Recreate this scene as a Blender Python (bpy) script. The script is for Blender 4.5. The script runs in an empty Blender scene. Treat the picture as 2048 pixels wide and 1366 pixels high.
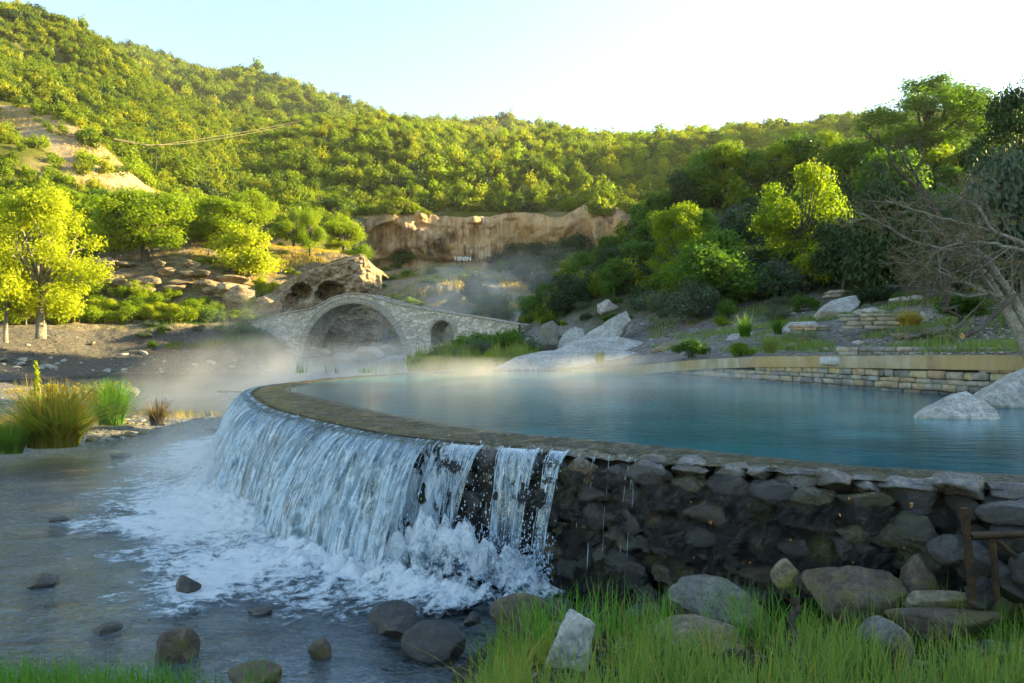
import bpy, math, random
import numpy as np
from mathutils import Vector
C = bpy.context.scene
# ------------------------------------------------------------------ camera, light, exposure
F, CH, HY = 1365.0, 1.1, 695.0
cam_d = bpy.data.cameras.new('camera'); cam = bpy.data.objects.new('camera', cam_d); C.collection.objects.link(cam)
cam.location = (0, 0, CH); cam.rotation_euler = (math.radians(90), 0, 0)
cam_d.sensor_width = 36; cam_d.lens = F / 2048 * 36; cam_d.clip_end = 5000; cam_d.clip_start = .05
cam_d.shift_y = (HY - 683) / 2048
C.camera = cam
SUN_AZ, SUN_EL = 74.0, 18.5
HAZE = .00013
SUN_STR, SKY_STR, EXPO = 4.4, 0.060, 2.92
w = bpy.data.worlds.new('World'); C.world = w; w.use_nodes = True
wt = w.node_tree; bg = wt.nodes['Background']; sky = wt.nodes.new('ShaderNodeTexSky')
sky.sky_type = 'NISHITA'; sky.sun_disc = False
sky.sun_elevation = math.radians(SUN_EL); sky.sun_rotation = math.radians(SUN_AZ)
sky.air_density = 1.5; sky.dust_density = 0.0; sky.ozone_density = 2.6
wt.links.new(sky.outputs[0], bg.inputs[0]); bg.inputs[1].default_value = SKY_STR
sd = bpy.data.lights.new('sun', 'SUN'); sun = bpy.data.objects.new('sun', sd); C.collection.objects.link(sun)
sd.energy = SUN_STR; sd.angle = math.radians(.5); sd.color = (1, .79, .37)
a, e = math.radians(SUN_AZ), math.radians(SUN_EL)
SD = Vector((math.sin(a) * math.cos(e), math.cos(a) * math.cos(e), math.sin(e)))
sun.rotation_euler = SD.to_track_quat('Z', 'Y').to_euler(); sun.location = (60, 40, 60)
vs = C.view_settings; vs.view_transform = 'Standard'; vs.look = 'None'; vs.exposure = EXPO; vs.gamma = 1; vs.use_curve_mapping = False
cy = C.cycles
cy.use_denoising = True; cy.use_adaptive_sampling = True; cy.adaptive_threshold = .02
cy.max_bounces = 6; cy.diffuse_bounces = 3; cy.glossy_bounces = 3; cy.transmission_bounces = 4
cy.transparent_max_bounces = 12; cy.volume_bounces = 1; cy.caustics_reflective = False; cy.caustics_refractive = False
cy.volume_step_rate = 2.0; cy.volume_max_steps = 64
cy.sample_clamp_indirect = 4
# ------------------------------------------------------------------ helpers
R = np.random.default_rng(7)
def at(px, py, Z): return np.array([(px - 1024) / F * Z, Z, CH + (HY - py) / F * Z])
def gnd(px, py, z=0.0):                      # pixel -> point on the level z
    Z = (CH - z) * F / (py - HY); return np.array([(px - 1024) / F * Z, Z, z])
def _h(i, j, k, s):
    n = (i * 374761393 + j * 668265263 + k * 2147483647 + s * 1274126177) & 0xffffffff
    n = ((n ^ (n >> 13)) * 1274126177) & 0xffffffff
    n = ((n ^ (n >> 16)) * 2246822519) & 0xffffffff
    return ((n ^ (n >> 15)) & 0xffff) / 65535.0
def vn(x, y, z, s=0):
    x, y, z = np.broadcast_arrays(np.asarray(x, float), np.asarray(y, float), np.asarray(z, float))
    i, j, k = np.floor(x).astype(np.int64), np.floor(y).astype(np.int64), np.floor(z).astype(np.int64)
    f, g, h = x - i, y - j, z - k
    f, g, h = f*f*(3-2*f), g*g*(3-2*g), h*h*(3-2*h)
    r = 0
    for a in (0, 1):
        for b in (0, 1):
            for c in (0, 1):
                r = r + _h(i+a, j+b, k+c, s) * (f if a else 1-f) * (g if b else 1-g) * (h if c else 1-h)
    return r * 2 - 1
def sstep(a, b, x): t = np.clip((x-a)/(b-a), 0, 1); return t*t*(3-2*t)
def fbm(x, y, z=0, o=4, s=0):
    r = 0; am = 1; t = 0
    for q in range(o):
        r = r + am * vn(np.asarray(x)*2**q, np.asarray(y)*2**q, np.asarray(z)*2**q, s+q*17); t += am; am *= .5
    return r / t
def mesh(name, V, Fc, mat=None, parent=None, smooth=False, loc=None, attrs=None, uv=None):
    V = np.asarray(V, dtype=np.float32).reshape(-1, 3)
    me = bpy.data.meshes.new(name)
    groups = Fc if isinstance(Fc, list) else [Fc]
    groups = [np.asarray(g, dtype=np.int32) for g in groups if len(g)]
    me.vertices.add(len(V)); me.vertices.foreach_set('co', V.ravel())
    nl = sum(g.size for g in groups); npoly = sum(len(g) for g in groups)
    me.loops.add(nl); me.polygons.add(npoly)
    me.loops.foreach_set('vertex_index', np.concatenate([g.ravel() for g in groups]))
    st, o = [], 0
    for g in groups:
        st.append(o + np.arange(len(g)) * g.shape[1]); o += g.size
    me.polygons.foreach_set('loop_start', np.concatenate(st).astype(np.int32))
    if smooth: me.polygons.foreach_set('use_smooth', np.ones(npoly, dtype=bool))
    me.update(calc_edges=True)
    for k, v in (attrs or {}).items():
        v = np.asarray(v, dtype=np.float32)
        dom = 'POINT' if len(v) == len(V) else 'FACE'
        at_ = me.attributes.new(k, 'FLOAT', dom); at_.data.foreach_set('value', v)
    if uv is not None:
        at_ = me.attributes.new('flow', 'FLOAT_VECTOR', 'POINT')
        q = np.zeros((len(V), 3), np.float32); q[:, :uv.shape[1]] = uv; at_.data.foreach_set('vector', q.ravel())
    me.validate()
    if mat: me.materials.append(mat)
    o = bpy.data.objects.new(name, me); C.collection.objects.link(o)
    if loc is not None: o.location = loc
    if parent: o.parent = parent
    return o
def tag(o, label=None, cat=None, group=None, kind=None):
    if label: o['label'] = label
    if cat: o['category'] = cat
    if group: o['group'] = group
    if kind: o['kind'] = kind
    return o
def empty(name, loc, label, cat, group=None, rz=0):
    o = bpy.data.objects.new(name, None); C.collection.objects.link(o); o.location = loc; o.rotation_euler = (0, 0, rz)
    return tag(o, label, cat, group)
def grid_faces(nu, nv, closed=False):
    i = np.arange(nu if closed else nu-1)[:, None]; j = np.arange(nv-1)[None, :]
    i2 = (i+1) % nu
    return np.stack([i*nv+j, i2*nv+j, i2*nv+j+1, i*nv+j+1], -1).reshape(-1, 4)
def merge(parts):
    Vs, Fs, o = [], {}, 0
    for V, Fc in parts:
        V = np.asarray(V).reshape(-1, 3); Vs.append(V)
        for g in (Fc if isinstance(Fc, list) else [Fc]):
            g = np.asarray(g)
            if len(g): Fs.setdefault(g.shape[1], []).append(g + o)
        o += len(V)
    return np.concatenate(Vs), [np.concatenate(v) for v in Fs.values()]
def tube(P, r, n=6):
    P = np.asarray(P, float); m = len(P); r = np.broadcast_to(np.asarray(r, float), (m,))
    T = np.gradient(P, axis=0); T /= np.linalg.norm(T, axis=1)[:, None] + 1e-9
    up = np.array([0.31, 0.2, 0.93]); A = np.cross(T, up); A /= np.linalg.norm(A, axis=1)[:, None] + 1e-9
    B = np.cross(T, A); th = np.arange(n) * 2*math.pi/n
    V = P[None] + r[None, :, None] * (np.cos(th)[:, None, None]*A[None] + np.sin(th)[:, None, None]*B[None])
    return V.reshape(-1, 3), [grid_faces(n, m, True), np.array([[i*m for i in range(n)]]), np.array([[i*m+m-1 for i in range(n)][::-1]])]
def box(c, s, rz=0, jit=0, rng=R):
    q = np.array([[x, y, z] for x in (-.5, .5) for y in (-.5, .5) for z in (-.5, .5)]) * s
    if jit: q = q + rng.uniform(-jit, jit, q.shape)
    cs, sn = math.cos(rz), math.sin(rz)
    q = np.stack([q[:, 0]*cs - q[:, 1]*sn, q[:, 0]*sn + q[:, 1]*cs, q[:, 2]], 1) + c
    return q, np.array([[0,1,3,2],[4,6,7,5],[0,4,5,1],[2,3,7,6],[0,2,6,4],[1,5,7,3]])
# bevelled stone block (chamfered corners)
def block(c, s, rz=0, jit=.0, rng=R, b=.12):
    s = np.asarray(s, float); bv = np.minimum(b*s.min(), s*.3)
    vs_ = []
    for x in (-1, 1):
        for y in (-1, 1):
            for z in (-1, 1):
                j = rng.uniform(-jit, jit, 3)
                for ax in range(3):
                    p = np.array([x, y, z]) * (s/2 - bv) + j
                    p[ax] += np.array([x, y, z])[ax] * bv[ax] if np.ndim(bv) else 0
                    vs_.append(p)
    V = np.array(vs_); idx = lambda x, y, z, ax: ((x*2+y)*2+z)*3+ax
    Q = []
    for ax in range(3):
        for sgn in (0, 1):
            f = []
            for (u, v_) in ((0,0),(0,1),(1,1),(1,0)):
                k = [0,0,0]; k[ax] = sgn; k[(ax+1)%3] = u; k[(ax+2)%3] = v_; f.append(idx(*k, ax))
            Q.append(f[::-1] if sgn else f)
    for ax in range(3):                       # edges parallel to ax
        b1, b2 = (ax+1)%3, (ax+2)%3
        for u in (0, 1):
            for v_ in (0, 1):
                k0=[0,0,0]; k1=[0,0,0]; k0[b1]=k1[b1]=u; k0[b2]=k1[b2]=v_; k1[ax]=1
                f = [idx(*k0,b1), idx(*k1,b1), idx(*k1,b2), idx(*k0,b2)]
                Q.append(f[::-1] if u == v_ else f)
    T = [[i*3, i*3+1, i*3+2] if bin(i).count("1") % 2 else [i*3+2, i*3+1, i*3] for i in range(8)]
    cs, sn = math.cos(rz), math.sin(rz)
    V = np.stack([V[:, 0]*cs - V[:, 1]*sn, V[:, 0]*sn + V[:, 1]*cs, V[:, 2]], 1) + c
    return V, [np.array(Q), np.array(T)]
_ico = {}
def ico(sub):
    if sub in _ico: return _ico[sub]
    import bmesh
    bm = bmesh.new(); bmesh.ops.create_icosphere(bm, subdivisions=sub, radius=1)
    V = np.array([v.co[:] for v in bm.verts]); Fc = np.array([[v.index for v in f.verts] for f in bm.faces]); bm.free()
    _ico[sub] = (V, Fc); return _ico[sub]
def hull_geo(pts, cuts=3, rough=.03, seed=0):
    import bmesh
    bm = bmesh.new()
    for p_ in pts: bm.verts.new(tuple(p_))
    r_ = bmesh.ops.convex_hull(bm, input=bm.verts[:]); bmesh.ops.delete(bm, geom=[g_ for g_ in r_['geom_interior'] if isinstance(g_, bmesh.types.BMVert)], context='VERTS')
    bmesh.ops.subdivide_edges(bm, edges=bm.edges[:], cuts=cuts, use_grid_fill=True, smooth=.03)
    bmesh.ops.subdivide_edges(bm, edges=bm.edges[:], cuts=2, use_grid_fill=True); bmesh.ops.triangulate(bm, faces=bm.faces[:]); bm.normal_update()
    V = np.array([v.co[:] for v in bm.verts]); N = np.array([v.normal[:] for v in bm.verts]); Fc = np.array([[v.index for v in f.verts] for f in bm.faces]) if not bm.verts.index_update() else None; bm.free()
    L = np.ptp(V, axis=0).max(); q = V/L
    return V + N*(rough*L*(fbm(q[:,0]*4+seed, q[:,1]*4, q[:,2]*4, 5, seed) + .5*np.sign(fbm(q[:,0]*5, q[:,1]*5, q[:,2]*12+seed, 2, seed+3))*.25))[:, None], Fc
def rock_geo(seed, size, sub=4, cuts=9, rough=.12, rz=0, tilt=0, layers=0, flat=.0):
    rng = np.random.default_rng(seed); V, Fc = ico(sub); V = V.copy()
    for _ in range(cuts):
        n = rng.normal(size=3); n /= np.linalg.norm(n); d = rng.uniform(.45, .85)
        k = V @ n; m = k > d; V[m] -= np.outer(k[m] - d, n) * .92
    nrm = V / np.linalg.norm(V, axis=1)[:, None]
    V = V + nrm * (rough*fbm(V[:,0]*1.6, V[:,1]*1.6, V[:,2]*1.6, 4, seed))[:, None]
    V = V + nrm * (rough*.5*fbm(V[:,0]*5, V[:,1]*5, V[:,2]*5, 5, seed+5))[:, None]
    if layers:
        V = V + nrm * (.05*np.sign(np.sin(V[:,2]*layers + 2*fbm(V[:,0], V[:,1], 0, 2, seed))))[:, None]
    V = V * (np.asarray(size)/2)
    ct, st = math.cos(tilt), math.sin(tilt)
    V = np.stack([V[:,0]*ct + V[:,2]*st, V[:,1], -V[:,0]*st + V[:,2]*ct], 1)
    cs, sn = math.cos(rz), math.sin(rz)
    return np.stack([V[:,0]*cs - V[:,1]*sn, V[:,0]*sn + V[:,1]*cs, V[:,2]], 1), Fc
# ---- node helpers
class M:
    def __init__(s, name):
        s.m = bpy.data.materials.new(name); s.m.use_nodes = True; s.t = s.m.node_tree
        s.t.nodes.clear(); s.out = s.t.nodes.new('ShaderNodeOutputMaterial')
    def n(s, ty, _out=0, **kw):
        nd = s.t.nodes.new(ty)
        ins = {}
        for k, v in kw.items():
            if k.startswith('i_'): ins[k[2:]] = v
            else: setattr(nd, k, v)
        for k, v in ins.items():
            key = int(k) if k.isdigit() else k.replace('_', ' ')
            s.set(nd.inputs[key], v)
        return nd
    def set(s, inp, v):
        if isinstance(v, bpy.types.Node): s.t.links.new(v.outputs[0], inp)
        elif isinstance(v, bpy.types.NodeSocket): s.t.links.new(v, inp)
        else:
            if isinstance(v, tuple) and len(v) == 3 and inp.type == 'RGBA': v = v + (1,)
            inp.default_value = v
    def math(s, op, a, b=None, c=None, clamp=False):
        nd = s.t.nodes.new('ShaderNodeMath'); nd.operation = op; nd.use_clamp = clamp
        s.set(nd.inputs[0], a)
        if b is not None: s.set(nd.inputs[1], b)
        if c is not None: s.set(nd.inputs[2], c)
        return nd.outputs[0]
    def ramp(s, fac, stops, interp='LINEAR'):
        nd = s.t.nodes.new('ShaderNodeValToRGB'); s.set(nd.inputs[0], fac); cr = nd.color_ramp; cr.interpolation = interp
        while len(cr.elements) > len(stops): cr.elements.remove(cr.elements[-1])
        while len(cr.elements) < len(stops): cr.elements.new(1)
        for el, (p, c) in zip(cr.elements, stops):
            el.position = p; el.color = (c, c, c, 1) if isinstance(c, (int, float)) else tuple(c) + (1,)
        return nd.outputs[0]
    def mix(s, fac, a, b, mode='MIX'):
        nd = s.t.nodes.new('ShaderNodeMix'); nd.data_type = 'RGBA'; nd.blend_type = mode
        s.set(nd.inputs[0], fac); s.set(nd.inputs[6], a); s.set(nd.inputs[7], b); return nd.outputs[2]
    def noise(s, vec, scale, detail=5, rough=.55, dist=0):
        nd = s.t.nodes.new('ShaderNodeTexNoise'); s.set(nd.inputs['Vector'], vec); s.set(nd.inputs['Scale'], scale)
        nd.inputs['Detail'].default_value = detail; nd.inputs['Roughness'].default_value = rough; nd.inputs['Distortion'].default_value = dist
        return nd.outputs[0]
    def vor(s, vec, scale, feature='F1', out=0, rnd=1):
        nd = s.t.nodes.new('ShaderNodeTexVoronoi'); nd.feature = feature; s.set(nd.inputs['Vector'], vec); nd.inputs['Scale'].default_value = scale
        nd.inputs['Randomness'].default_value = rnd
        return nd.outputs[out]
    def map(s, vec, scale=(1, 1, 1), rot=(0, 0, 0), loc=(0, 0, 0)):
        nd = s.t.nodes.new('ShaderNodeMapping'); s.set(nd.inputs[0], vec); nd.inputs[1].default_value = loc
        nd.inputs[2].default_value = rot; nd.inputs[3].default_value = scale; return nd.outputs[0]
    def pos(s): return s.t.nodes.new('ShaderNodeNewGeometry').outputs['Position']
    def obj(s): return s.t.nodes.new('ShaderNodeTexCoord').outputs['Object']
    def rnd(s): return s.t.nodes.new('ShaderNodeObjectInfo').outputs['Random']
    def attr(s, name, out='Fac'):
        nd = s.t.nodes.new('ShaderNodeAttribute'); nd.attribute_name = name; return nd.outputs[out]
    def bump(s, h, strength=.5, dist=.05, normal=None):
        nd = s.t.nodes.new('ShaderNodeBump'); nd.inputs['Strength'].default_value = strength; nd.inputs['Distance'].default_value = dist
        s.set(nd.inputs['Height'], h)
        if normal is not None: s.set(nd.inputs['Normal'], normal)
        return nd.outputs[0]
    def bsdf(s, **kw):
        nd = s.t.nodes.new('ShaderNodeBsdfPrincipled')
        for k, v in kw.items(): s.set(nd.inputs[k.replace('_', ' ')], v)
        return nd.outputs[0]
    def mixs(s, f, a, b):
        nd = s.t.nodes.new('ShaderNodeMixShader'); s.set(nd.inputs[0], f); s.set(nd.inputs[1], a); s.set(nd.inputs[2], b); return nd.outputs[0]
    def done(s, surf=None, vol=None):
        if surf is not None: s.t.links.new(surf, s.out.inputs[0])
        if vol is not None: s.t.links.new(vol, s.out.inputs[1])
        return s.m
def leafmat(name, dark, light, yellow=None, trans=.45, rough=.6):
    m = M(name); f = m.attr('clump'); r = m.rnd()
    c = m.mix(m.math('ADD', m.math('MULTIPLY', f, .55), m.math('MULTIPLY', r, .45)), dark, light)
    if yellow: c = m.mix(m.ramp(m.math('FRACT', m.math('MULTIPLY', r, 7.31)), [(.55, 0), (.95, .8)]), c, yellow)
    b = m.bsdf(Base_Color=c, Roughness=rough, Specular_IOR_Level=.25)
    t = m.n('ShaderNodeBsdfTranslucent', i_Color=m.mix(.45, c, (1, 1, .12), 'MULTIPLY'))
    t.inputs[0].default_value = (.2, .2, .2, 1)
    m.set(t.inputs[0], m.mix(.5, c, m.mix(1.0, c, (2.2, 2.4, .8), 'MULTIPLY')))
    return m.done(m.mixs(trans, b, t.outputs[0]))
def rockmat(name, cols, scale=1.0, bump=.6, rough=.85, space='obj', wet=0, strat=0, moss=None, dist=.04, low=None):
    m = M(name); p = m.pos() if space == 'pos' else m.obj()
    n1 = m.noise(p, 1.3*scale, 8, .62, .4)
    n2 = m.noise(p, 9*scale, 6, .65)
    c = m.ramp(n1, [(.3, cols[0]), (.5, cols[1]), (.68, cols[2])])
    c = m.mix(m.ramp(n2, [(.35, .75), (.6, 0)]), c, tuple(x*.45 for x in cols[0]))
    wq = m.n('ShaderNodeVectorMath', operation='ADD', i_0=p, i_1=m.n('ShaderNodeVectorMath', operation='SCALE', i_0=m.n('ShaderNodeTexNoise', i_Vector=p, i_Scale=2.6*scale, i_Detail=5.0).outputs[1], i_3=.55/scale).outputs[0]).outputs[0]
    cr = m.vor(m.map(wq, (1, 1, 2.2)), 1.5*scale, 'DISTANCE_TO_EDGE')
    crk = m.math('MULTIPLY', m.ramp(cr, [(0, 1), (.02, 0)]), m.ramp(m.noise(p, 1.7*scale, 3), [(.48, 0), (.6, 1)]))
    c = m.mix(m.math('MULTIPLY', crk, .55), c, tuple(x*.25 for x in cols[0]))
    if moss:
        c = m.mix(m.ramp(m.noise(p, 2.1*scale, 4), [(.5, 0), (.62, .85)]), c, moss)
    n3 = m.noise(p, 34*scale, 5, .7); c = m.mix(m.ramp(n3, [(.38, .55), (.5, 0), (.62, 0), (.75, .35)]), c, m.mix(m.ramp(n3, [(.45, 0), (.55, 1)]), tuple(x*.4 for x in cols[0]), tuple(min(1, x*1.3) for x in cols[2])))
    h = m.math('ADD', m.math('MULTIPLY', n2, .6), m.math('ADD', n1, m.math('MULTIPLY', n3, .25)))
    h = m.math('SUBTRACT', h, m.math('MULTIPLY', crk, .3))
    if strat:
        wv = m.noise(m.map(p, (.5, .5, strat)), 2, 4)
        c = m.mix(m.ramp(wv, [(.4, .6), (.55, 0)]), c, tuple(x*.4 for x in cols[0])); h = m.math('ADD', h, wv)
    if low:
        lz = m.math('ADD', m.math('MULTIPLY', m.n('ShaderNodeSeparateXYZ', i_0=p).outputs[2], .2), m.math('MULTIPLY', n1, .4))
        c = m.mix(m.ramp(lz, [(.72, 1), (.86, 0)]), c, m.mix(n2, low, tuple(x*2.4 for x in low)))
    rg = m.ramp(m.noise(p, 5*scale, 3), [(.4, rough - .55*wet), (.6, rough)]) if wet else rough
    return m.done(m.bsdf(Base_Color=c, Roughness=rg, Specular_IOR_Level=.3+.4*wet, Coat_Weight=.35*(wet > .5), Coat_Roughness=.08, Coat_Normal=m.bump(h, bump, dist), Normal=m.bump(h, bump, dist)))
# ------------------------------------------------------------------ materials
M_white = rockmat('pale_limestone', [(.26,.245,.22), (.46,.44,.40), (.62,.60,.55)], 1.0)
M_grey = rockmat('grey_rock', [(.10,.095,.08), (.2,.185,.155), (.32,.29,.23)], 2.0, moss=(.15,.15,.06))
M_tan = rockmat('tan_rock', [(.14,.11,.07), (.28,.22,.14), (.42,.33,.2)], 1.5, moss=(.16,.15,.03))
M_brown = rockmat('brown_rock', [(.06,.042,.028), (.14,.10,.065), (.24,.17,.10)], 3, moss=(.10,.09,.02), wet=.3)
M_wet = rockmat('wet_dark_rock', [(.012,.011,.009), (.032,.027,.02), (.06,.048,.03)], 3, wet=.55, rough=.7, bump=.8)
M_gold = rockmat('knoll_rock', [(.15,.11,.07), (.30,.23,.14), (.42,.34,.23)], .35, space='pos', strat=2.5, bump=1, dist=.3, moss=(.12,.12,.02), low=(.055,.048,.04))  # low: grey gravel, darkened further to paint in the shade on the bank
M_bark = rockmat('bark', [(.05,.04,.03), (.10,.085,.065), (.17,.15,.12)], 3)
M_barkpale = rockmat('pale_bark', [(.14,.12,.09), (.26,.23,.18), (.36,.33,.27)], 3)
M_drift = rockmat('old_wood', [(.03,.025,.02), (.08,.06,.045), (.15,.12,.09)], 6)
M_rust = rockmat('rusty_iron', [(.03,.018,.012), (.07,.04,.018), (.12,.075,.025)], 6, rough=.8)
L_hill = leafmat('hill_foliage', (.035,.075,.006), (.17,.22,.005), (.27,.27,.008))
L_dark = leafmat('dark_foliage', (.018,.038,.012), (.045,.08,.02), None, .3)
L_mid = leafmat('green_foliage', (.035,.085,.008), (.10,.19,.012), None, .4)
L_bright = leafmat('bright_foliage', (.07,.14,.005), (.28,.33,.006), None, .5)
L_yellow = leafmat('yellow_foliage', (.17,.22,.006), (.37,.39,.010), None, .5)
L_grey = leafmat('greygreen_foliage', (.05,.075,.045), (.11,.14,.085), None, .3)
L_grass = leafmat('grass_blades', (.045,.14,.012), (.16,.33,.035), (.26,.24,.08), .4)
L_dry = leafmat('dry_grass', (.22,.19,.03), (.46,.33,.06), None, .4)
L_brown = leafmat('brown_leaves', (.09,.06,.03), (.17,.12,.05), (.09,.1,.03), .3)
def soil(name, base, light, grass, gfrom, gto, scale=.12, peb=3.0, up=0):
    m = M(name); p = m.pos(); n1 = m.noise(p, scale, 6, .6); n2 = m.noise(p, 4, 5, .6)
    c = m.mix(m.ramp(n2, [(.35, 0), (.65, 1)]), base, light)
    v = m.vor(m.map(p, (1, 1, 1.4)), peb, 'F1', 1); v2 = m.vor(m.map(p, (1, 1, 1.4)), peb, 'F1', 0)
    g = m.ramp(v, [(.2, 0), (.8, 1)])
    c = m.mix(m.math('MULTIPLY', m.ramp(v2, [(.3, 1), (.5, 0)]), .6), c, m.mix(g, base, light))
    c = m.mix(m.ramp(n1, [(gfrom, 0), (gto, 1)]), c, m.mix(n2, grass, tuple(q*.5 for q in grass)))
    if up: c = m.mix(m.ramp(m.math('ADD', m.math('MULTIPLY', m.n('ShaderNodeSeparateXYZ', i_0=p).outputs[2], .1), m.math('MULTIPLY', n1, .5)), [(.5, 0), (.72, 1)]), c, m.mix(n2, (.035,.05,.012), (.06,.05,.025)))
    h = m.math('ADD', m.math('MULTIPLY', v2, -1), n2)
    return m.done(m.bsdf(Base_Color=c, Roughness=.95, Specular_IOR_Level=.1, Normal=m.bump(h, .7, .15)))
M_hill = soil('hill_ground', (.16,.12,.07), (.3,.23,.14), (.10,.11,.02), .35, .5, .05, .6)
M_bare = soil('bare_slope', (.22,.16,.10), (.38,.29,.18), (.15,.13,.03), .55, .7, .08, .6)
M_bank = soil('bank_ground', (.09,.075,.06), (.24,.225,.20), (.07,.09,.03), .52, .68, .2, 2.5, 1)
M_scree = soil('scree_ground', (.17,.13,.10), (.34,.28,.22), (.13,.14,.04), .45, .6, .12, 2.0)
M_gravel = soil('gravel_ground', (.10,.10,.095), (.30,.30,.28), (.08,.09,.04), .7, .85, .3, 3.5)
M_mud = soil('near_soil', (.03,.026,.018), (.07,.06,.04), (.03,.04,.012), .4, .6, 1.2, 14)
# ------------------------------------------------------------------ terrain sheets
_d = np.array([math.sin(math.radians(SUN_AZ)), math.cos(math.radians(SUN_AZ))]); _te = math.tan(math.radians(SUN_EL))
SUN_CUTS = [(-13.3, 17.8, -.6, 1.3), (-9.5, 22, -1.1, 1.5), (22, 50, 8.5, 4.5), (46, 74, 18, 7), (-15, 52, 1.5, 3.0), (13, 47, 10, 3)]  # start points and widths of sun paths cut through the unseen ridge
BEAMS = SUN_CUTS + [(-22, 79, 6.5, 4), (-8, 75, 8, 3), (-17, 60, 2.0, 4)]
def sun_path(X, Y, k):
    ox, oy, oz, w_ = k; t = (X-ox)*_d[0] + (Y-oy)*_d[1]; lat = np.abs(-(X-ox)*_d[1] + (Y-oy)*_d[0])
    return t, lat, oz + t*_te, w_
def carve(X, Y, H):                       # cuts added to the unseen right ridge so sun reaches chosen spots
    out = sstep(2060, 2160, 1024 + F*X/np.maximum(Y, .5))
    for k in SUN_CUTS:
        t, lat, zr, w_ = sun_path(X, Y, k); lim = zr - 3.5 + np.maximum(0, lat-w_)*2.2
        H = np.where(t > 8, H*(1-out) + np.minimum(H, lim)*out, H)
    return H
def clear_of(c, marg=6.5):                          # no trees standing in the added sun paths
    r = np.ones(c.shape[:-1])
    for k in BEAMS:
        t, lat, zr, w_ = sun_path(c[..., 0], c[..., 1], k); r = r*(1 - ((lat < w_+2.5) & (c[..., 2] > zr-marg) & (t > 8)))
    return r
def sheet(name, cols, nu, nv, mat, amp=.5, sc=8.0, seed=1, a0=0.0, detail=.12, gam=1.0, label=None, folds=0, post=None):
    px = np.array([c[0] for c in cols], float)
    Zc = np.array([[k[0] for k in c[1]] for c in cols], float); Yc = np.array([[k[1] for k in c[1]] for c in cols], float)
    U = np.linspace(px[0], px[-1], nu)
    n = Zc.shape[1]; t = np.linspace(0, n-1, nv)
    Zu = np.stack([np.interp(U, px, Zc[:, k]) for k in range(n)], 1); Yu = np.stack([np.interp(U, px, Yc[:, k]) for k in range(n)], 1)
    def sm(A, ax, w):
        if w < 1: return A
        k = np.hanning(2*w+3)[1:-1]; k /= k.sum()
        Ap = np.pad(A, [(w, w) if i == ax else (0, 0) for i in range(2)], mode='edge')
        return np.apply_along_axis(lambda q: np.convolve(q, k, 'valid'), ax, Ap)
    Z = np.stack([np.interp(t, np.arange(n), Zu[i]) for i in range(nu)]); Y = np.stack([np.interp(t, np.arange(n), Yu[i]) for i in range(nu)])
    wv = max(1, int(nv/n*.35)); wu = max(1, int(nu/40))
    Z = sm(sm(Z, 1, wv), 0, wu); Y = sm(sm(Y, 1, wv), 0, wu)
    X = (U[:, None] - 1024)/F*Z; H = CH + (HY - Y)/F*Z
    ramp = np.clip(np.linspace(0, 1, nv)[None, :]*6, 0, 1) + a0
    d = fbm(X/sc, Z/sc, 0, 5, seed)*amp
    if folds: d = d + folds*(-np.abs(fbm(X/(sc*2.2), Z/(sc*5), 3, 3, seed+9)) + .25)
    H = H + d*np.clip(ramp, 0, 1)
    H = H + fbm(X/(sc*detail), Z/(sc*detail), 0, 3, seed+3)*amp*detail*1.5*np.clip(ramp, 0, 1)
    if post: H = post(X, Z, H)
    P = np.stack([X, Z, H], -1)
    Q = np.pad(P, ((1, 1), (1, 1), (0, 0)), mode='edge'); Q[0, :, 2] = Q[-1, :, 2] = Q[:, 0, 2] = Q[:, -1, 2] = -7
    o = mesh(name, Q.reshape(-1, 3), grid_faces(nu+2, nv+2), mat, smooth=True)
    tag(o, kind='structure')
    return dict(P=P, U=U, o=o)
def scatter(S, n, prob, seed=0, up=True):
    rng = np.random.default_rng(seed); P = S['P']; nu, nv = P.shape[:2]
    A = np.linalg.norm(np.cross(P[1:, :-1]-P[:-1, :-1], P[:-1, 1:]-P[:-1, :-1]), axis=-1)
    c = (P[1:, 1:]+P[:-1, :-1])/2
    ppx = 1024 + F*c[..., 0]/c[..., 1]; ppy = HY - F*(c[..., 2]-CH)/c[..., 1]
    W = A*prob(ppx, ppy, c); W = np.clip(W, 0, None).ravel(); W /= W.sum()
    k = rng.choice(len(W), n, p=W); i, j = k // (nv-1), k % (nv-1)
    a, b = rng.random((2, n)); a = a[:, None]; b = b[:, None]
    return (P[i, j]*(1-a)*(1-b) + P[i+1, j]*a*(1-b) + P[i, j+1]*(1-a)*b + P[i+1, j+1]*a*b)
def hgt(S, x, y):                              # nearest surface point of a sheet
    P = S['P'].reshape(-1, 3); k = np.argmin((P[:, 0]-x)**2 + (P[:, 1]-y)**2); return P[k, 2]
# far mountain
S_far = sheet('far_mountain', [
 (-700, [(330,200),(420,60),(520,-60),(620,-40),(800,300)]),
 (0,    [(330,260),(420,150),(500,60),(560,40),(800,350)]),
 (180,  [(330,280),(420,180),(500,110),(560,76),(800,350)]),
 (330,  [(330,300),(420,210),(500,150),(560,116),(800,380)]),
 (530,  [(330,310),(420,240),(500,190),(560,158),(800,400)]),
 (640,  [(330,320),(420,260),(500,220),(560,197),(800,420)]),
 (740,  [(330,330),(420,280),(500,250),(560,232),(800,450)]),
 (900,  [(330,330),(420,290),(500,262),(560,247),(800,480)]),
 (1000, [(330,330),(420,300),(500,262),(560,247),(800,480)]),
 (1200, [(330,340),(420,310),(500,290),(560,285),(800,500)]),
 (2600, [(330,400),(420,350),(500,330),(560,330),(800,560)])], 260, 90, M_hill, 9, 60, 3, folds=10)
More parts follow.
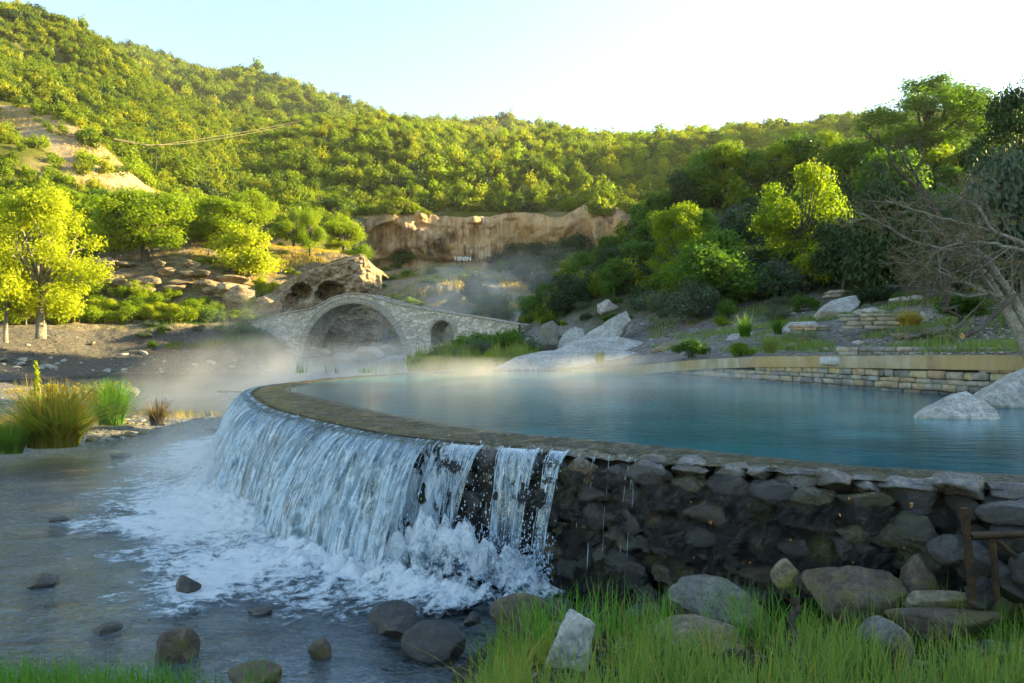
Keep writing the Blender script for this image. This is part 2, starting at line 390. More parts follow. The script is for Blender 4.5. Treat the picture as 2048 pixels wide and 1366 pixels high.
# left hill
S_left = sheet('left_hill', [
 (-1800,[(86,472),(100,100),(150,-100),(200,-200),(240,-250),(330,-50)]),
 (-600, [(96,472),(110,180),(150,60),(200,-60),(250,-120),(340,100)]),
 (0,    [(106,472),(120,320),(155,230),(200,110),(240,22),(340,250)]),
 (100,  [(111,472),(125,330),(165,240),(210,130),(245,44),(340,270)]),
 (200,  [(116,472),(130,340),(175,250),(220,160),(255,92),(340,300)]),
 (300,  [(126,472),(145,350),(190,280),(235,215),(270,160),(340,320)]),
 (400,  [(136,472),(160,350),(205,295),(250,245),(285,215),(340,340)]),
 (500,  [(146,472),(170,360),(215,320),(260,280),(290,257),(340,360)]),
 (640,  [(156,472),(180,370),(225,330),(265,295),(295,275),(340,370)]),
 (800,  [(166,472),(190,400),(230,370),(270,350),(300,340),(340,400)])], 240, 110, M_hill, 5, 35, 5, folds=9)
# centre hill; its unseen right end is raised to shade the lower slope
def cc(px, sky, z=1.0): return (px, [(154,428) if px > 700 else (121,482),(175*z,430-(430-sky)*.33),(205*z,430-(430-sky)*.62),(240*z,430-(430-sky)*.84),(285*z,sky),(420*z,sky+170)])
S_mid = sheet('centre_hill', [cc(60,330), cc(230,318), cc(310,315), cc(450,285), cc(560,262), cc(640,245), cc(740,232), cc(880,258),
  cc(960,265), cc(1100,250), cc(1240,265), cc(1400,262), cc(1600,250), cc(1760,236), cc(2048,222), cc(2180,170), cc(2400,20), cc(2700,-110), cc(3500,-230), cc(5500,-240)],
  420, 120, M_hill, 3.0, 30, 11, folds=7)
# bare hill on the left
S_bare = sheet('bare_slope', [
 (-1500,[(104,475),(112,300),(120,200),(129,80),(154,250)]),
 (-400, [(104,475),(112,360),(122,280),(134,160),(164,300)]),
 (0,    [(104,475),(114,380),(126,300),(138,200),(164,330)]),
 (100,  [(106,475),(116,380),(127,300),(138,218),(164,340)]),
 (180,  [(109,475),(118,385),(127,320),(136,262),(164,350)]),
 (240,  [(112,475),(120,400),(127,350),(134,312),(164,380)]),
 (300,  [(116,475),(122,415),(128,385),(133,365),(164,400)]),
 (420,  [(122,475),(126,440),(130,430),(134,425),(164,440)])], 180, 70, M_bare, 1.2, 12, 21, folds=1.5)
# left bank and knoll
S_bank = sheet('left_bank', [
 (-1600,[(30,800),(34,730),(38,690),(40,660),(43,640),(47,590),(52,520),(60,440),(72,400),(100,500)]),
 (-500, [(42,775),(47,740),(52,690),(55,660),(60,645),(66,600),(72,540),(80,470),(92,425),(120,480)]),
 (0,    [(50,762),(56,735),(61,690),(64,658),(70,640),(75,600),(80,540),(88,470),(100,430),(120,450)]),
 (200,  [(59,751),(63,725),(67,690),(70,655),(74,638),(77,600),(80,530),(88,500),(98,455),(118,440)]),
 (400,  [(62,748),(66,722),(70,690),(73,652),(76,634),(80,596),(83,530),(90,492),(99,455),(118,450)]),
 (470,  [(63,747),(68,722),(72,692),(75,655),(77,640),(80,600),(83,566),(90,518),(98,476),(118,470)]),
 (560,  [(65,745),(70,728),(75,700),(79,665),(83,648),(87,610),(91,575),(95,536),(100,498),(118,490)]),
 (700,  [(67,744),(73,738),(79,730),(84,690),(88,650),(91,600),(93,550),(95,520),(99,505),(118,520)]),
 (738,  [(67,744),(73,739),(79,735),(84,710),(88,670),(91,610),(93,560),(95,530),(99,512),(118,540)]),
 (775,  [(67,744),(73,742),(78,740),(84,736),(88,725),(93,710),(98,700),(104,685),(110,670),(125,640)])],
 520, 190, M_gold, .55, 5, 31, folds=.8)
# scree and ground behind the bridge
S_scree = sheet('scree_slope', [
 (640,  [(74,742),(82,738),(92,722),(104,690),(118,640),(132,580),(144,548),(156,544)]),
 (800,  [(74,742),(82,738),(90,716),(102,680),(116,630),(130,575),(142,540),(156,536)]),
 (930,  [(70,742),(80,730),(90,700),(102,650),(116,595),(130,556),(142,536),(156,534)]),
 (1020, [(66,742),(76,725),(88,690),(102,650),(116,610),(130,572),(142,545),(156,540)]),
 (1150, [(62,742),(74,720),(88,690),(102,660),(116,620),(130,580),(142,545),(156,520)]),
 (1400, [(62,742),(74,720),(88,690),(102,660),(116,620),(130,580),(142,545),(156,520)])], 220, 130, M_scree, 1.2, 7, 41)
# right bank and hill; unseen ridge raised for shade and cut for sun
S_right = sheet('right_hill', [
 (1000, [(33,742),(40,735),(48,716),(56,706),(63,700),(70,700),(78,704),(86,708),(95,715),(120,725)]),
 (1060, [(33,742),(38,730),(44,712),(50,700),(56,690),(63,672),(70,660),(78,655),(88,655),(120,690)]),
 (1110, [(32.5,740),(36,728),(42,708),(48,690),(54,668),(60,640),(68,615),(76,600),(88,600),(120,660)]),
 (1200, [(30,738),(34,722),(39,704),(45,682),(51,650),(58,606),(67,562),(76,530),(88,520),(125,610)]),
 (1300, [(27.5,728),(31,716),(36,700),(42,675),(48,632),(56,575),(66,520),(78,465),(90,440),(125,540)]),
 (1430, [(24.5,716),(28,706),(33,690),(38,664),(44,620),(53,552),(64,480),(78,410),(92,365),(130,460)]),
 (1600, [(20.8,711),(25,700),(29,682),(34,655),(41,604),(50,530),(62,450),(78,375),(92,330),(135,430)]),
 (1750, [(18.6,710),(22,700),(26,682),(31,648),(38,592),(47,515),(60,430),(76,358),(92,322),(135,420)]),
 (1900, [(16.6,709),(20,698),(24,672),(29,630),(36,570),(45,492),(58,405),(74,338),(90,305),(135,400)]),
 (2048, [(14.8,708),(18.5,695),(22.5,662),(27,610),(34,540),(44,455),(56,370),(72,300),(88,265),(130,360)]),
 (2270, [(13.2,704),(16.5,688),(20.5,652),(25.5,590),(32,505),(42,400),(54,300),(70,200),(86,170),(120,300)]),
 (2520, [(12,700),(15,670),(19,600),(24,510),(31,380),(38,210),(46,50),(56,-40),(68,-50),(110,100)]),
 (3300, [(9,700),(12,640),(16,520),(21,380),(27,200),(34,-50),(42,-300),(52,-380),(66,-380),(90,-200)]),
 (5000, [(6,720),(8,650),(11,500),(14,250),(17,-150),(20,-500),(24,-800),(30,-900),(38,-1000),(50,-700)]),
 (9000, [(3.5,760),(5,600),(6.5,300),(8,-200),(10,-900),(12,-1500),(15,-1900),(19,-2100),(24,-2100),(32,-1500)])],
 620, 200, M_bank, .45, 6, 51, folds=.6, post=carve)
# ------------------------------------------------------------------ near ground and river bed
def near_h(x, y):
    bed = -1.72 + .10*fbm(x*.7, y*.7, 0, 4, 61) + .05*fbm(x*3, y*3, 0, 3, 62)
    # right bank
    edge = -.55 + .25*np.sin(y*1.7) + .2*fbm(y, x*.5, 0, 3, 63)
    t = sstep(-.35, .55, x-edge)
    hb = -1.0 + (4.9-y)*.18 + .05*fbm(x*1.5, y*1.5, 0, 4, 64)
    hb = np.where(y > 5.3, hb - (y-5.3)*.9, hb)
    h = bed*(1-t) + np.maximum(hb, bed)*t
    t2 = sstep(5.35, 4.85, y + .12*np.sin(x*2.3)+.15*fbm(x, y, 0, 3, 65)) * sstep(-1.35, -1.9, x)
    h = h*(1-t2) + (-1.40 + (4.9-y)*.2)*t2
    # stony bar on the left
    px = 1024 + F*x/np.maximum(y, .5)
    near = 18.2 + np.clip(px-60, -400, 400)*.0085; far = np.interp(px, [-800, 0, 110, 200, 300, 480, 540], [46, 46, 40, 30, 26.5, 25.5, 22])
    t3 = sstep(near-1.2, near+.5, y)*sstep(far+1.5, far-1, y)*sstep(545, 440, px)
    h = h + (.45 + .1*fbm(x*.6, y*.6, 0, 3, 66))*t3
    # river bed rises to gravel upstream near the bridge
    h = h + sstep(66, 76, y)*(.55 + .1*fbm(x*.4, y*.4, 0, 4, 67))
    return h
def gridmesh(name, x0, x1, y0, y1, nx, ny, fn, mat, yp=1.0):
    X = np.linspace(x0, x1, nx); Y = y0 + (y1-y0)*np.linspace(0, 1, ny)**yp
    XX, YY = np.meshgrid(X, Y, indexing='ij'); Z = fn(XX, YY)
    return mesh(name, np.stack([XX, YY, Z], -1).reshape(-1, 3), grid_faces(nx, ny), mat, smooth=True)
# stony river bed material
m = M('river_bed'); p = m.pos()
def pebbles(m, p, sc):
    v = m.t.nodes.new('ShaderNodeTexVoronoi'); m.set(v.inputs['Vector'], m.map(p, (1, 1.25, 1))); v.inputs['Scale'].default_value = sc
    return v.outputs[0], v.outputs[1]
d1, c1 = pebbles(m, p, 5.5); d2, c2 = pebbles(m, p, 14)
sep = m.n('ShaderNodeSeparateColor', i_0=c1).outputs; sep2 = m.n('ShaderNodeSeparateColor', i_0=c2).outputs
st1 = m.ramp(sep[0], [(0, (.07,.065,.05)), (.35, (.18,.15,.10)), (.6, (.32,.19,.10)), (.8, (.34,.32,.28)), (1, (.55,.53,.48))])
st2 = m.ramp(sep2[0], [(0, (.03,.03,.025)), (.5, (.13,.115,.09)), (1, (.3,.28,.25))])
big = m.ramp(m.math('ADD', d1, m.math('MULTIPLY', sep[1], .5)), [(.42, 1), (.5, 0)])
c = m.mix(big, st2, st1)
c = m.mix(m.ramp(m.noise(p, .8, 4), [(.4, .55), (.65, 0)]), c, (.03,.035,.02))
hh = m.math('SUBTRACT', m.math('MULTIPLY', big, .5), m.math('MULTIPLY', d2, .4))
M_bed = m.done(m.bsdf(Base_Color=c, Roughness=.7, Normal=m.bump(hh, .8, .08)))
bed = gridmesh('river_bed', -60, 14, -3, 100, 380, 560, near_h, M_bed, 1.9); tag(bed, kind='structure')
g0 = gridmesh('ground', -3000, 3000, -600, 4000, 20, 20, lambda x, y: x*0-6.0, M_hill); tag(g0, kind='structure')
# near bank soil (only where the bank stands above the water)
near = gridmesh('near_bank', -7.5, 9, .2, 6.2, 330, 150, lambda x, y: near_h(x, y)+.006 + .02*fbm(x*9, y*9, 0, 3, 68), M_mud); tag(near, kind='structure')
# ------------------------------------------------------------------ dam curve
outer_px = [(2048,995),(1864,971),(1655,956),(1517,943),(1331,924),(1200,906),(1100,897),(974,890),(871,881),(800,873),(728,862),(605,834),(543,817),(515,801),(504,790),(502,785),(513,777),(535,771),(585,764),(646,758),(730,751),(830,745)]
inner_px = [(2048,950),(1771,937),(1563,918),(1331,894),(1100,873),(933,855),(810,832),(740,820),(646,797),(593,785),(580,779),(588,773),(610,768),(646,762),(700,757),(760,752),(830,748)]
def cr(P, n):
    P = np.asarray(P, float); P = np.concatenate([[2*P[0]-P[1]], P, [2*P[-1]-P[-2]]]); out = []
    for i in range(1, len(P)-2):
        t = np.linspace(0, 1, n, endpoint=False)[:, None]
        out.append(.5*((2*P[i]) + (-P[i-1]+P[i+1])*t + (2*P[i-1]-5*P[i]+4*P[i+1]-P[i+2])*t**2 + (-P[i-1]+3*P[i]-3*P[i+1]+P[i+2])*t**3))
    return np.concatenate(out + [P[-2:-1]])
def arc(P, ds):
    L = np.concatenate([[0], np.cumsum(np.linalg.norm(np.diff(P, axis=0), axis=1))]); s = np.arange(0, L[-1], ds)
    return np.stack([np.interp(s, L, P[:, k]) for k in range(P.shape[1])], 1), s
OUT = cr([(14,1.6),(9.5,3.3),(6.6,4.3),(5.1,4.72)] + [tuple(gnd(*q)[:2]) for q in outer_px[1:]] + [(-1.8,31.6),(.6,32.5),(2.5,32.6)], 10)
INN = cr([(14,2.5),(9.5,4.15),(6.8,5.1),(5.2,5.6)] + [tuple(gnd(*q)[:2]) for q in inner_px[1:]] + [(-1.8,31.0),(.6,32.0),(2.5,32.2)], 10)
OUT, So = arc(OUT, .04)
k = np.hanning(31); k /= k.sum()
for q in (0, 1): OUT[:, q] = np.convolve(np.pad(OUT[:, q], 15, mode='edge'), k, 'valid')
T_ = np.gradient(OUT, axis=0); T_ /= np.linalg.norm(T_, axis=1)[:, None]
NO = np.stack([T_[:, 1]*-1, T_[:, 0]], 1)                   # outward: away from the pool
NO = NO if NO[len(NO)//4] @ np.array([-.3, -1]) > 0 else -NO
OPX = 1024 + F*OUT[:, 0]/OUT[:, 1]
_far = int(np.argmin(OPX[:int(len(OPX)*.85)]))
def s_at(px): return float(np.interp(-px, -OPX[:_far+1], So[:_far+1]))          # along the near rim
def lipP(s): return np.stack([np.interp(s, So, OUT[:, 0]), np.interp(s, So, OUT[:, 1])], -1)
def lipN(s): return np.stack([np.interp(s, So, NO[:, 0]), np.interp(s, So, NO[:, 1])], -1)
# nearest inner point for every outer sample
def innerP(s):
    P = lipP(s); d = ((INN[None] - P[:, None])**2).sum(-1); Q = INN[d.argmin(1)]
    kk = np.hanning(25); kk /= kk.sum()
    return np.stack([np.convolve(np.pad(Q[:, i], 12, mode='edge'), kk, 'valid') for i in (0, 1)], 1)
SX = So[::1]
# ---- pool water
m = M('pool_water'); p = m.pos()
wv = m.noise(m.map(p, (1.0, 2.2, 1)), 2.2, 4, .6); wv2 = m.noise(m.map(p, (1.0, 2.6, 1)), 9, 3, .6)
depth = m.noise(p, .22, 3)
c = m.ramp(depth, [(.32, (.004,.062,.085)), (.5, (.009,.135,.17)), (.66, (.025,.23,.26))])
dist_ = m.n('ShaderNodeVectorMath', operation='DISTANCE', i_0=p, i_1=(4.5, 8.6, 0)).outputs[1]
c = m.mix(m.ramp(dist_, [(.0, .5), (.6, 0)]), c, (.03,.30,.32))
hh = m.math('ADD', m.math('MULTIPLY', wv, 1), m.math('MULTIPLY', wv2, .35))
M_pool = m.done(m.bsdf(Base_Color=c, Roughness=.07, IOR=1.33, Specular_IOR_Level=.5, Normal=m.bump(hh, .35, .02)))
Pi = innerP(SX)
pool_poly = list(INN[::4]) + [np.array([5.0, 33.5]), np.array([12, 30]), np.array([20, 18]), np.array([24, 6]), np.array([20, 2.2])]
import bmesh
bm = bmesh.new(); vv = [bm.verts.new((q[0], q[1], 0.0)) for q in pool_poly]; bm.faces.new(vv); bmesh.ops.triangulate(bm, faces=bm.faces[:]); bmesh.ops.recalc_face_normals(bm, faces=bm.faces[:])
me = bpy.data.meshes.new('pool_water'); bm.to_mesh(me); bm.free(); me.materials.append(M_pool)
if me.polygons[0].normal.z < 0: me.flip_normals()
o = bpy.data.objects.new('pool_water', me); C.collection.objects.link(o); tag(o, kind='structure')
# ---- river water (clear, shallow)
m = M('river_water'); p = m.pos()
wv = m.noise(m.map(p, (1.0, 1.9, 1), (0, 0, .25)), 1.6, 5, .62, .8); wv2 = m.noise(m.map(p, (1, 2.0, 1), (0, 0, .2)), 7, 4, .6)
bn = m.bump(m.math('ADD', wv, m.math('MULTIPLY', wv2, .45)), .8, .085)
fr = m.n('ShaderNodeFresnel', i_IOR=1.33, i_Normal=bn).outputs[0]
gl = m.n('ShaderNodeBsdfGlossy', i_Color=(.95,.97,1,1), i_Roughness=.08, i_Normal=bn)
tr = m.n('ShaderNodeBsdfTransparent', i_Color=(.92,.95,.94,1))
df = m.bsdf(Base_Color=(.20,.26,.29), Roughness=.3, Normal=bn)
body = m.mixs(m.ramp(m.math('ADD', wv, 0), [(.35, .14), (.75, .42)]), tr.outputs[0], df)
M_river = m.done(m.mixs(m.math('MULTIPLY', fr, 1.15, clamp=True), body, gl.outputs[0]))
river = gridmesh('river_water', -90, 16, 2.2, 84, 120, 200, lambda x, y: -1.5 + .02*fbm(x*.8, y*1.2, 0, 3, 70), M_river, 1.8); tag(river, kind='structure')
# ---- dam wall
m = M('wet_dam_stone'); p = m.pos()
n1 = m.noise(p, 3.0, 8, .7, .6); n2 = m.noise(p, 15, 7, .75)
c = m.ramp(n1, [(.32, (.005,.005,.004)), (.5, (.018,.014,.009)), (.6, (.05,.037,.016)), (.72, (.15,.10,.035))])
c = m.mix(m.ramp(n2, [(.4, .8), (.6, 0)]), c, (.003,.003,.003))
c = m.mix(m.ramp(m.noise(p, 1.1, 4), [(.54, 0), (.66, .7)]), c, (.10,.095,.018))
rg = m.ramp(m.noise(p, 5, 4), [(.45, .08), (.7, .42)])
M_dam = m.done(m.bsdf(Base_Color=c, Roughness=rg, Specular_IOR_Level=.8, Normal=m.bump(m.math('ADD', n1, m.math('MULTIPLY', n2, .7)), 1, .16)))
dam = empty('dam_wall', (float(lipP(s_at(1300))[0]), float(lipP(s_at(1300))[1]), -1.5), 'dark wet curved stone wall holding back the teal pool', 'dam')
DL = np.array(dam.location)
ns = len(SX); nvv = 96; vz = np.linspace(0, 1, nvv)
S2, V2 = np.meshgrid(SX, vz, indexing='ij'); P0 = lipP(SX)[:, None, :]; N0 = lipN(SX)[:, None, :]
depthw = 2.3
cell = fbm(S2*1.1, V2*2.4, 0, 3, 80)
# bulging boulders: cellular bumps
def cells(s, z, sc, seed):
    gx, gz = np.floor(s*sc).astype(int), np.floor(z*sc*1.35).astype(int); best = np.full(s.shape, 9.0)
    for a in (-1, 0, 1):
        for b in (-1, 0, 1):
            cx = gx+a; cz = gz+b; jx = cx + .15+.7*_h(cx, cz, 1, seed); jz = cz + .15+.7*_h(cx, cz, 2, seed)
            best = np.minimum(best, np.hypot(s*sc-jx, z*sc*1.35-jz))
    return np.clip(1 - best/.75, 0, 1)**.6
bul = .24*cells(S2+.15*fbm(S2*2, V2*4, 0, 3, 84), V2*depthw, 1.9, 81) + .09*cells(S2, V2*depthw, 5.0, 82) + .13*fbm(S2*5, V2*9, 0, 4, 83) + .05*fbm(S2*13, V2*26, 0, 2, 85)
offs = .10*V2*depthw + bul*sstep(0, .12, V2) - .10
Q = P0 + N0*offs[..., None]
zw = .0 - V2*depthw
wallV = np.stack([Q[..., 0], Q[..., 1], zw], -1)
# culvert mouth low in the wall
cul = gnd(1750, 1150, -.95); sc_ = s_at(1735)
dcul = np.hypot((S2-sc_)/.33, (zw+1.02)/.2); wallV[..., :2] -= (N0*(.55*sstep(1.1, .8, dcul))[..., None])
mesh('wall_face', (wallV - DL).reshape(-1, 3), grid_faces(ns, nvv), M_dam, dam, smooth=True)
parts = []; rs = np.random.default_rng(44); cl_ = []
for row in range(7):
    s = -.2 + .2*(row % 2); zz0 = -.17 - .215*row
    while s < s_at(925):
        wd = rs.uniform(.2, .52); hg = rs.uniform(.17, .28); zz = zz0 + rs.uniform(-.035, .035)
        P_ = lipP(np.array([max(s+wd/2, 0)]))[0]; n_ = lipN(np.array([max(s+wd/2, 0)]))[0]
        if not (abs(s+wd/2-sc_) < .42 and -1.3 < zz < -.8):
            V, Fc = rock_geo(1000+int(s*100)+row*7, (wd*1.32, .26, hg*1.42), 4, 12, .24, math.atan2(n_[1], n_[0])+math.pi/2, rs.normal()*.12)
            o_ = .015 + .10*-zz + rs.uniform(-.05, .05); parts.append((V + np.array([P_[0]+n_[0]*o_, P_[1]+n_[1]*o_, zz]) - DL, Fc)); cl_.append(np.full(len(V), rs.random()))
        s += wd*.97
V, Fc = merge(parts)
m = M('wet_face_stone'); p = m.pos(); f = m.attr('clump'); n1 = m.noise(p, 3.5, 8, .7, .5); n2 = m.noise(p, 22, 7, .75)
c = m.ramp(m.math('ADD', m.math('MULTIPLY', f, .5), m.math('MULTIPLY', n1, .5)), [(.2, (.006,.004,.002)), (.40, (.018,.011,.004)), (.52, (.048,.028,.008)), (.64, (.050,.048,.007)), (.85, (.22,.12,.025))])
c = m.mix(m.ramp(n2, [(.42, .8), (.58, 0)]), c, (.008,.007,.005))
M_fs = m.done(m.bsdf(Base_Color=c, Roughness=m.ramp(n1, [(.42, .08), (.66, .4)]), Specular_IOR_Level=.8, Coat_Weight=.5, Coat_Roughness=.07, Coat_Normal=m.bump(m.math('ADD', n1, m.math('MULTIPLY', n2, .5)), 1, .07), Normal=m.bump(m.math('ADD', n1, m.math('MULTIPLY', n2, .6)), 1, .05)))
mesh('set_stones', V, Fc, M_fs, dam, smooth=True, attrs={'clump': np.concatenate(cl_)})
# ---- lip (wet top of the dam under a film of water)
m = M('wet_lip'); uv = m.attr('flow', 'Vector'); p = m.pos()
n1 = m.noise(m.map(uv, (1.6, 3.5, 1)), 2, 6, .6, .6)
c = m.ramp(n1, [(.3, (.010,.012,.004)), (.48, (.045,.04,.010)), (.6, (.10,.07,.02)), (.75, (.18,.13,.06))])
rp = m.noise(m.map(uv, (5, 1.1, 1)), 2.4, 5, .65, 1.2); rp2 = m.noise(m.map(uv, (2, 2.2, 1)), 5, 4, .6, 1.5)
c = m.mix(m.ramp(rp2, [(.54, 0), (.62, .22)]), c, (.5,.52,.5))  # pale glints painted into the colour of the water film
M_lip = m.done(m.bsdf(Base_Color=c, Roughness=.09, Specular_IOR_Level=.6, Normal=m.bump(m.math('ADD', rp, m.math('MULTIPLY', rp2, .9)), 1, .11)))
nl = 26; T = np.linspace(0, 1, nl); Sg, Tg = np.meshgrid(SX, T, indexing='ij')
Pin = innerP(SX); lipw = Pin[:, None, :]*(1-Tg[..., None]) + (lipP(SX) + lipN(SX)*.03)[:, None, :]*Tg[..., None]
wet = sstep(s_at(1500), s_at(1150), Sg)
zl = .012 + (.018*fbm(Sg*5, Tg*2.2, 0, 4, 90) + .012*fbm(Sg*14, Tg*4, 0, 3, 91))*sstep(0, .25, Tg) - .07*sstep(.75, 1, Tg)**2*wet - .015*sstep(0, .08, 1-Tg*1)*0
zl = np.where(Tg < .02, -.03, zl)
mesh('lip', (np.concatenate([lipw, zl[..., None]], -1) - DL).reshape(-1, 3), grid_faces(ns, nl), M_lip, dam, smooth=True, uv=np.stack([Sg.ravel(), Tg.ravel()*.8], 1))
# cap stones along the right part of the rim
caps = [(1305,60),(1375,80),(1452,62),(1520,52),(1590,92),(1672,66),(1740,58),(1812,94),(1918,128),(2040,120),(2190,170),(2420,260)]
for i, (px, wd) in enumerate(caps):
    s0 = s_at(min(px, 2040)); P_ = lipP(np.array([s0]))[0]; n_ = lipN(np.array([s0]))[0]
    if px > 2040: P_ = P_ + np.array([n_[1], -n_[0]])*(-1 if n_[1] > 0 else 1)*(px-2040)/F*5.1*np.array([-1, -1]) * 0 + (OUT[0]-P_)/np.linalg.norm(OUT[0]-P_)*(px-2040)/F*5.2
    Z = P_[1]; W = wd/F*Z*1.22; rz = math.atan2(-n_[0], n_[1])
    V, Fc = rock_geo(300+i, (W*1.2, .42 + .06*(i % 3), .16+.03*((i*7) % 3)), 4, 13, .12, math.atan2(n_[1], n_[0])+math.pi/2)
    c = np.array([P_[0]-n_[0]*.09, P_[1]-n_[1]*.09, -.035+.012*(i % 2) + (.02 if px > 1850 else 0)])
    ob = mesh('cap_stone', V, Fc, rockmat('cap_rock', [(.03,.025,.02), (.08,.067,.05), (.19,.15,.10)], 4, wet=.9, rough=.6) if i == 0 else bpy.data.materials['cap_rock'], dam, smooth=True, loc=c-DL)
# ------------------------------------------------------------------ falling water
def watermat(name, sx, lo, hi, base=(.72,.82,.9), fx=1.0):
    m = M(name); uv = m.attr('flow', 'Vector')
    a = m.noise(m.map(uv, (sx, .55, 1)), 1, 7, .68, .35); b = m.noise(m.map(uv, (sx*2.7, 3.0, 1)), 1, 6, .7, .8)
    sep = m.n('ShaderNodeSeparateXYZ', i_0=uv).outputs
    f = m.math('ADD', m.math('MULTIPLY', a, .62), m.math('MULTIPLY', b, .38))
    c3 = m.noise(m.map(uv, (4.5, 3.2, 1)), 1, 6, .62, 1.4); f = m.math('ADD', f, m.math('MULTIPLY', m.math('SUBTRACT', c3, .5), m.math('MULTIPLY', m.attr('clump'), .75)))
    f = m.math('ADD', f, m.math('MULTIPLY', sep[2], .12))       # more broken and white lower down / in dense parts
    al = m.ramp(f, [(lo, 0), (hi, 1)])
    bn = m.bump(m.math('ADD', a, m.math('MULTIPLY', b, .8)), .9, .04)
    white = m.bsdf(Base_Color=m.mix(m.ramp(b, [(.4, 0), (.62, 1)]), (.36,.50,.62), base), Roughness=.3, Specular_IOR_Level=.6, Normal=bn)
    tl = m.n('ShaderNodeBsdfTranslucent', i_Color=base+(1,)).outputs[0]
    gl = m.n('ShaderNodeBsdfGlossy', i_Color=(.8,.9,1,1), i_Roughness=.12, i_Normal=bn).outputs[0]
    tr = m.n('ShaderNodeBsdfTransparent', i_Color=(.8,.9,.95,1)).outputs[0]
    film = m.mixs(m.math('MULTIPLY', m.n('ShaderNodeFresnel', i_IOR=1.33, i_Normal=bn).outputs[0], 1.3, clamp=True), tr, gl)
    return m.done(m.mixs(al, film, m.mixs(.3, white, tl)))
M_fall = watermat('falling_water', 5.5, .47, .56, (.92,.96,.99))
M_fall2 = watermat('falling_water_thin', 15.0, .50, .60, (.84,.92,.97))
s_end, s_beg = s_at(905), float(So[min(len(So)-1, _far + int(4.5/.04))])
def curtain(s0, s1, off, v0, nz, seed, ragged=.0, ds=.022):
    S = np.arange(s0, s1, ds); t = np.linspace(0, 1, nz)
    Sg, Tg = np.meshgrid(S, t, indexing='ij'); P_ = lipP(S)[:, None, :]; n_ = lipN(S)[:, None, :]
    vel = v0*(1 + .25*fbm(Sg*2.2, 0, 0, 3, seed))
    tt = Tg*.62                                       # seconds of fall, starts slow on the lip
    out = vel*tt + off*sstep(0, .1, Tg)
    z = -.02 + .02*(1-Tg) - 4.35*tt**2 * (1 + .0*Tg)
    rip = (.035*fbm(Sg*7+.5*Tg, Tg*1.4, 0, 4, seed+1) + .02*fbm(Sg*22, Tg*4, 0, 3, seed+2))*sstep(0, .2, Tg)*1.4
    clump = .16*sstep(.25, 1, Tg)*fbm(Sg*2.0, Tg*2.5, 0, 5, seed+3) + .10*sstep(.0, .4, Tg)*fbm(Sg*1.1, 0, 0, 2, seed+7)
    out = out + rip + clump
    lat = .05*fbm(Sg*2, Tg*2, 5, 3, seed+4)*Tg
    Q = P_ + n_*out[..., None] + np.stack([-n_[..., 1], n_[..., 0]], -1)*lat[..., None]
    V = np.concatenate([Q, np.maximum(z, -1.62)[..., None]], -1)
    dens = fbm(Sg*.9, Tg*.6, 0, 3, seed+6)*.7 + .45*Tg - 1.1*sstep(.16, .02, Tg) + .9*sstep(s_at(600), s_at(505), Sg)*Tg + .25*Tg**3 + .05
    uvw = np.stack([Sg.ravel() + 0*Tg.ravel(), (Tg**1.2*2.2).ravel() + seed, dens.ravel()], 1)
    return V.reshape(-1, 3), grid_faces(len(S), nz), uvw, Tg.ravel()
LP = lipP(np.array([s_at(760)]))[0]
fall = empty('waterfall', (float(LP[0]), float(LP[1]), -1.5), 'wide white curtain of water pouring over the curved dam lip', 'waterfall')
FL = np.array(fall.location)
for (off, v0, nz, seed, mt) in ((-.03, .75, 56, 100, M_fall), (.06, 1.05, 56, 130, M_fall), (.14, 1.3, 50, 160, M_fall2)):
    V, Fc, uvw, tg = curtain(s_end - (0 if seed == 100 else -.25), s_beg, off, v0, nz, seed)
    mesh('water_sheet', V-FL, Fc, mt, fall, smooth=True, uv=uvw, attrs={'clump': tg})
# strands and drops: thin ropes of water
m = M('water_strand'); bn = m.bump(m.noise(m.pos(), 30, 3), .6, .02)
M_strand = m.done(m.mixs(.35, m.bsdf(Base_Color=(.62,.74,.84), Roughness=.15, Specular_IOR_Level=.8, Normal=bn), m.n('ShaderNodeBsdfTranslucent', i_Color=(.75,.85,.95,1)).outputs[0]))
def strands(spec, rng, r0=.0025, r1=.0065, n=5):
    parts = []
    for (sa, sb, v0, t0, t1, zmin) in spec:
        t = np.linspace(t0, t1, 16); s = sa + (sb-sa)*(t/t1)**1.3 + .012*np.sin(t*rng.uniform(8, 20)+rng.uniform(0, 6))
        P_ = lipP(s); n_ = lipN(s); o_ = .03 + v0*t + .01*np.sin(t*25+rng.uniform(0, 6))
        z = -4.35*t**2 + .008; V = np.concatenate([P_ + n_*o_[:, None], np.maximum(z, zmin)[:, None]], 1)
        rr = rng.uniform(r0, r1)*np.interp(t, [t0, t0+.06, t1], [.4, 1, .5])*(1+.35*np.sin(t*rng.uniform(30, 70)))
        parts.append(tube(V, rr, n))
    return merge(parts)
spec = []
for i in range(130):
    s = R.uniform(s_end-.05, s_beg-1.5); t0 = R.choice([0, 0, R.uniform(0, .35)]); spec.append((s, s+R.normal()*.04, R.uniform(.8, 1.45), t0, min(.6, t0+R.uniform(.15, .55)), -1.55))
V, Fc = strands(spec, R); mesh('water_strands', V-FL, Fc, M_strand, fall, smooth=True)
def drops(n, rng, fn, r0=.002, r1=.0065):
    Vi, Fi = ico(1); V = []; Fc = []
    for i in range(n):
        c = fn(); V.append(Vi*rng.uniform(r0, r1)*np.array([1, 1, rng.uniform(1, 3)]) + c); Fc.append(Fi + i*len(Vi))
    return np.concatenate(V), np.concatenate(Fc)
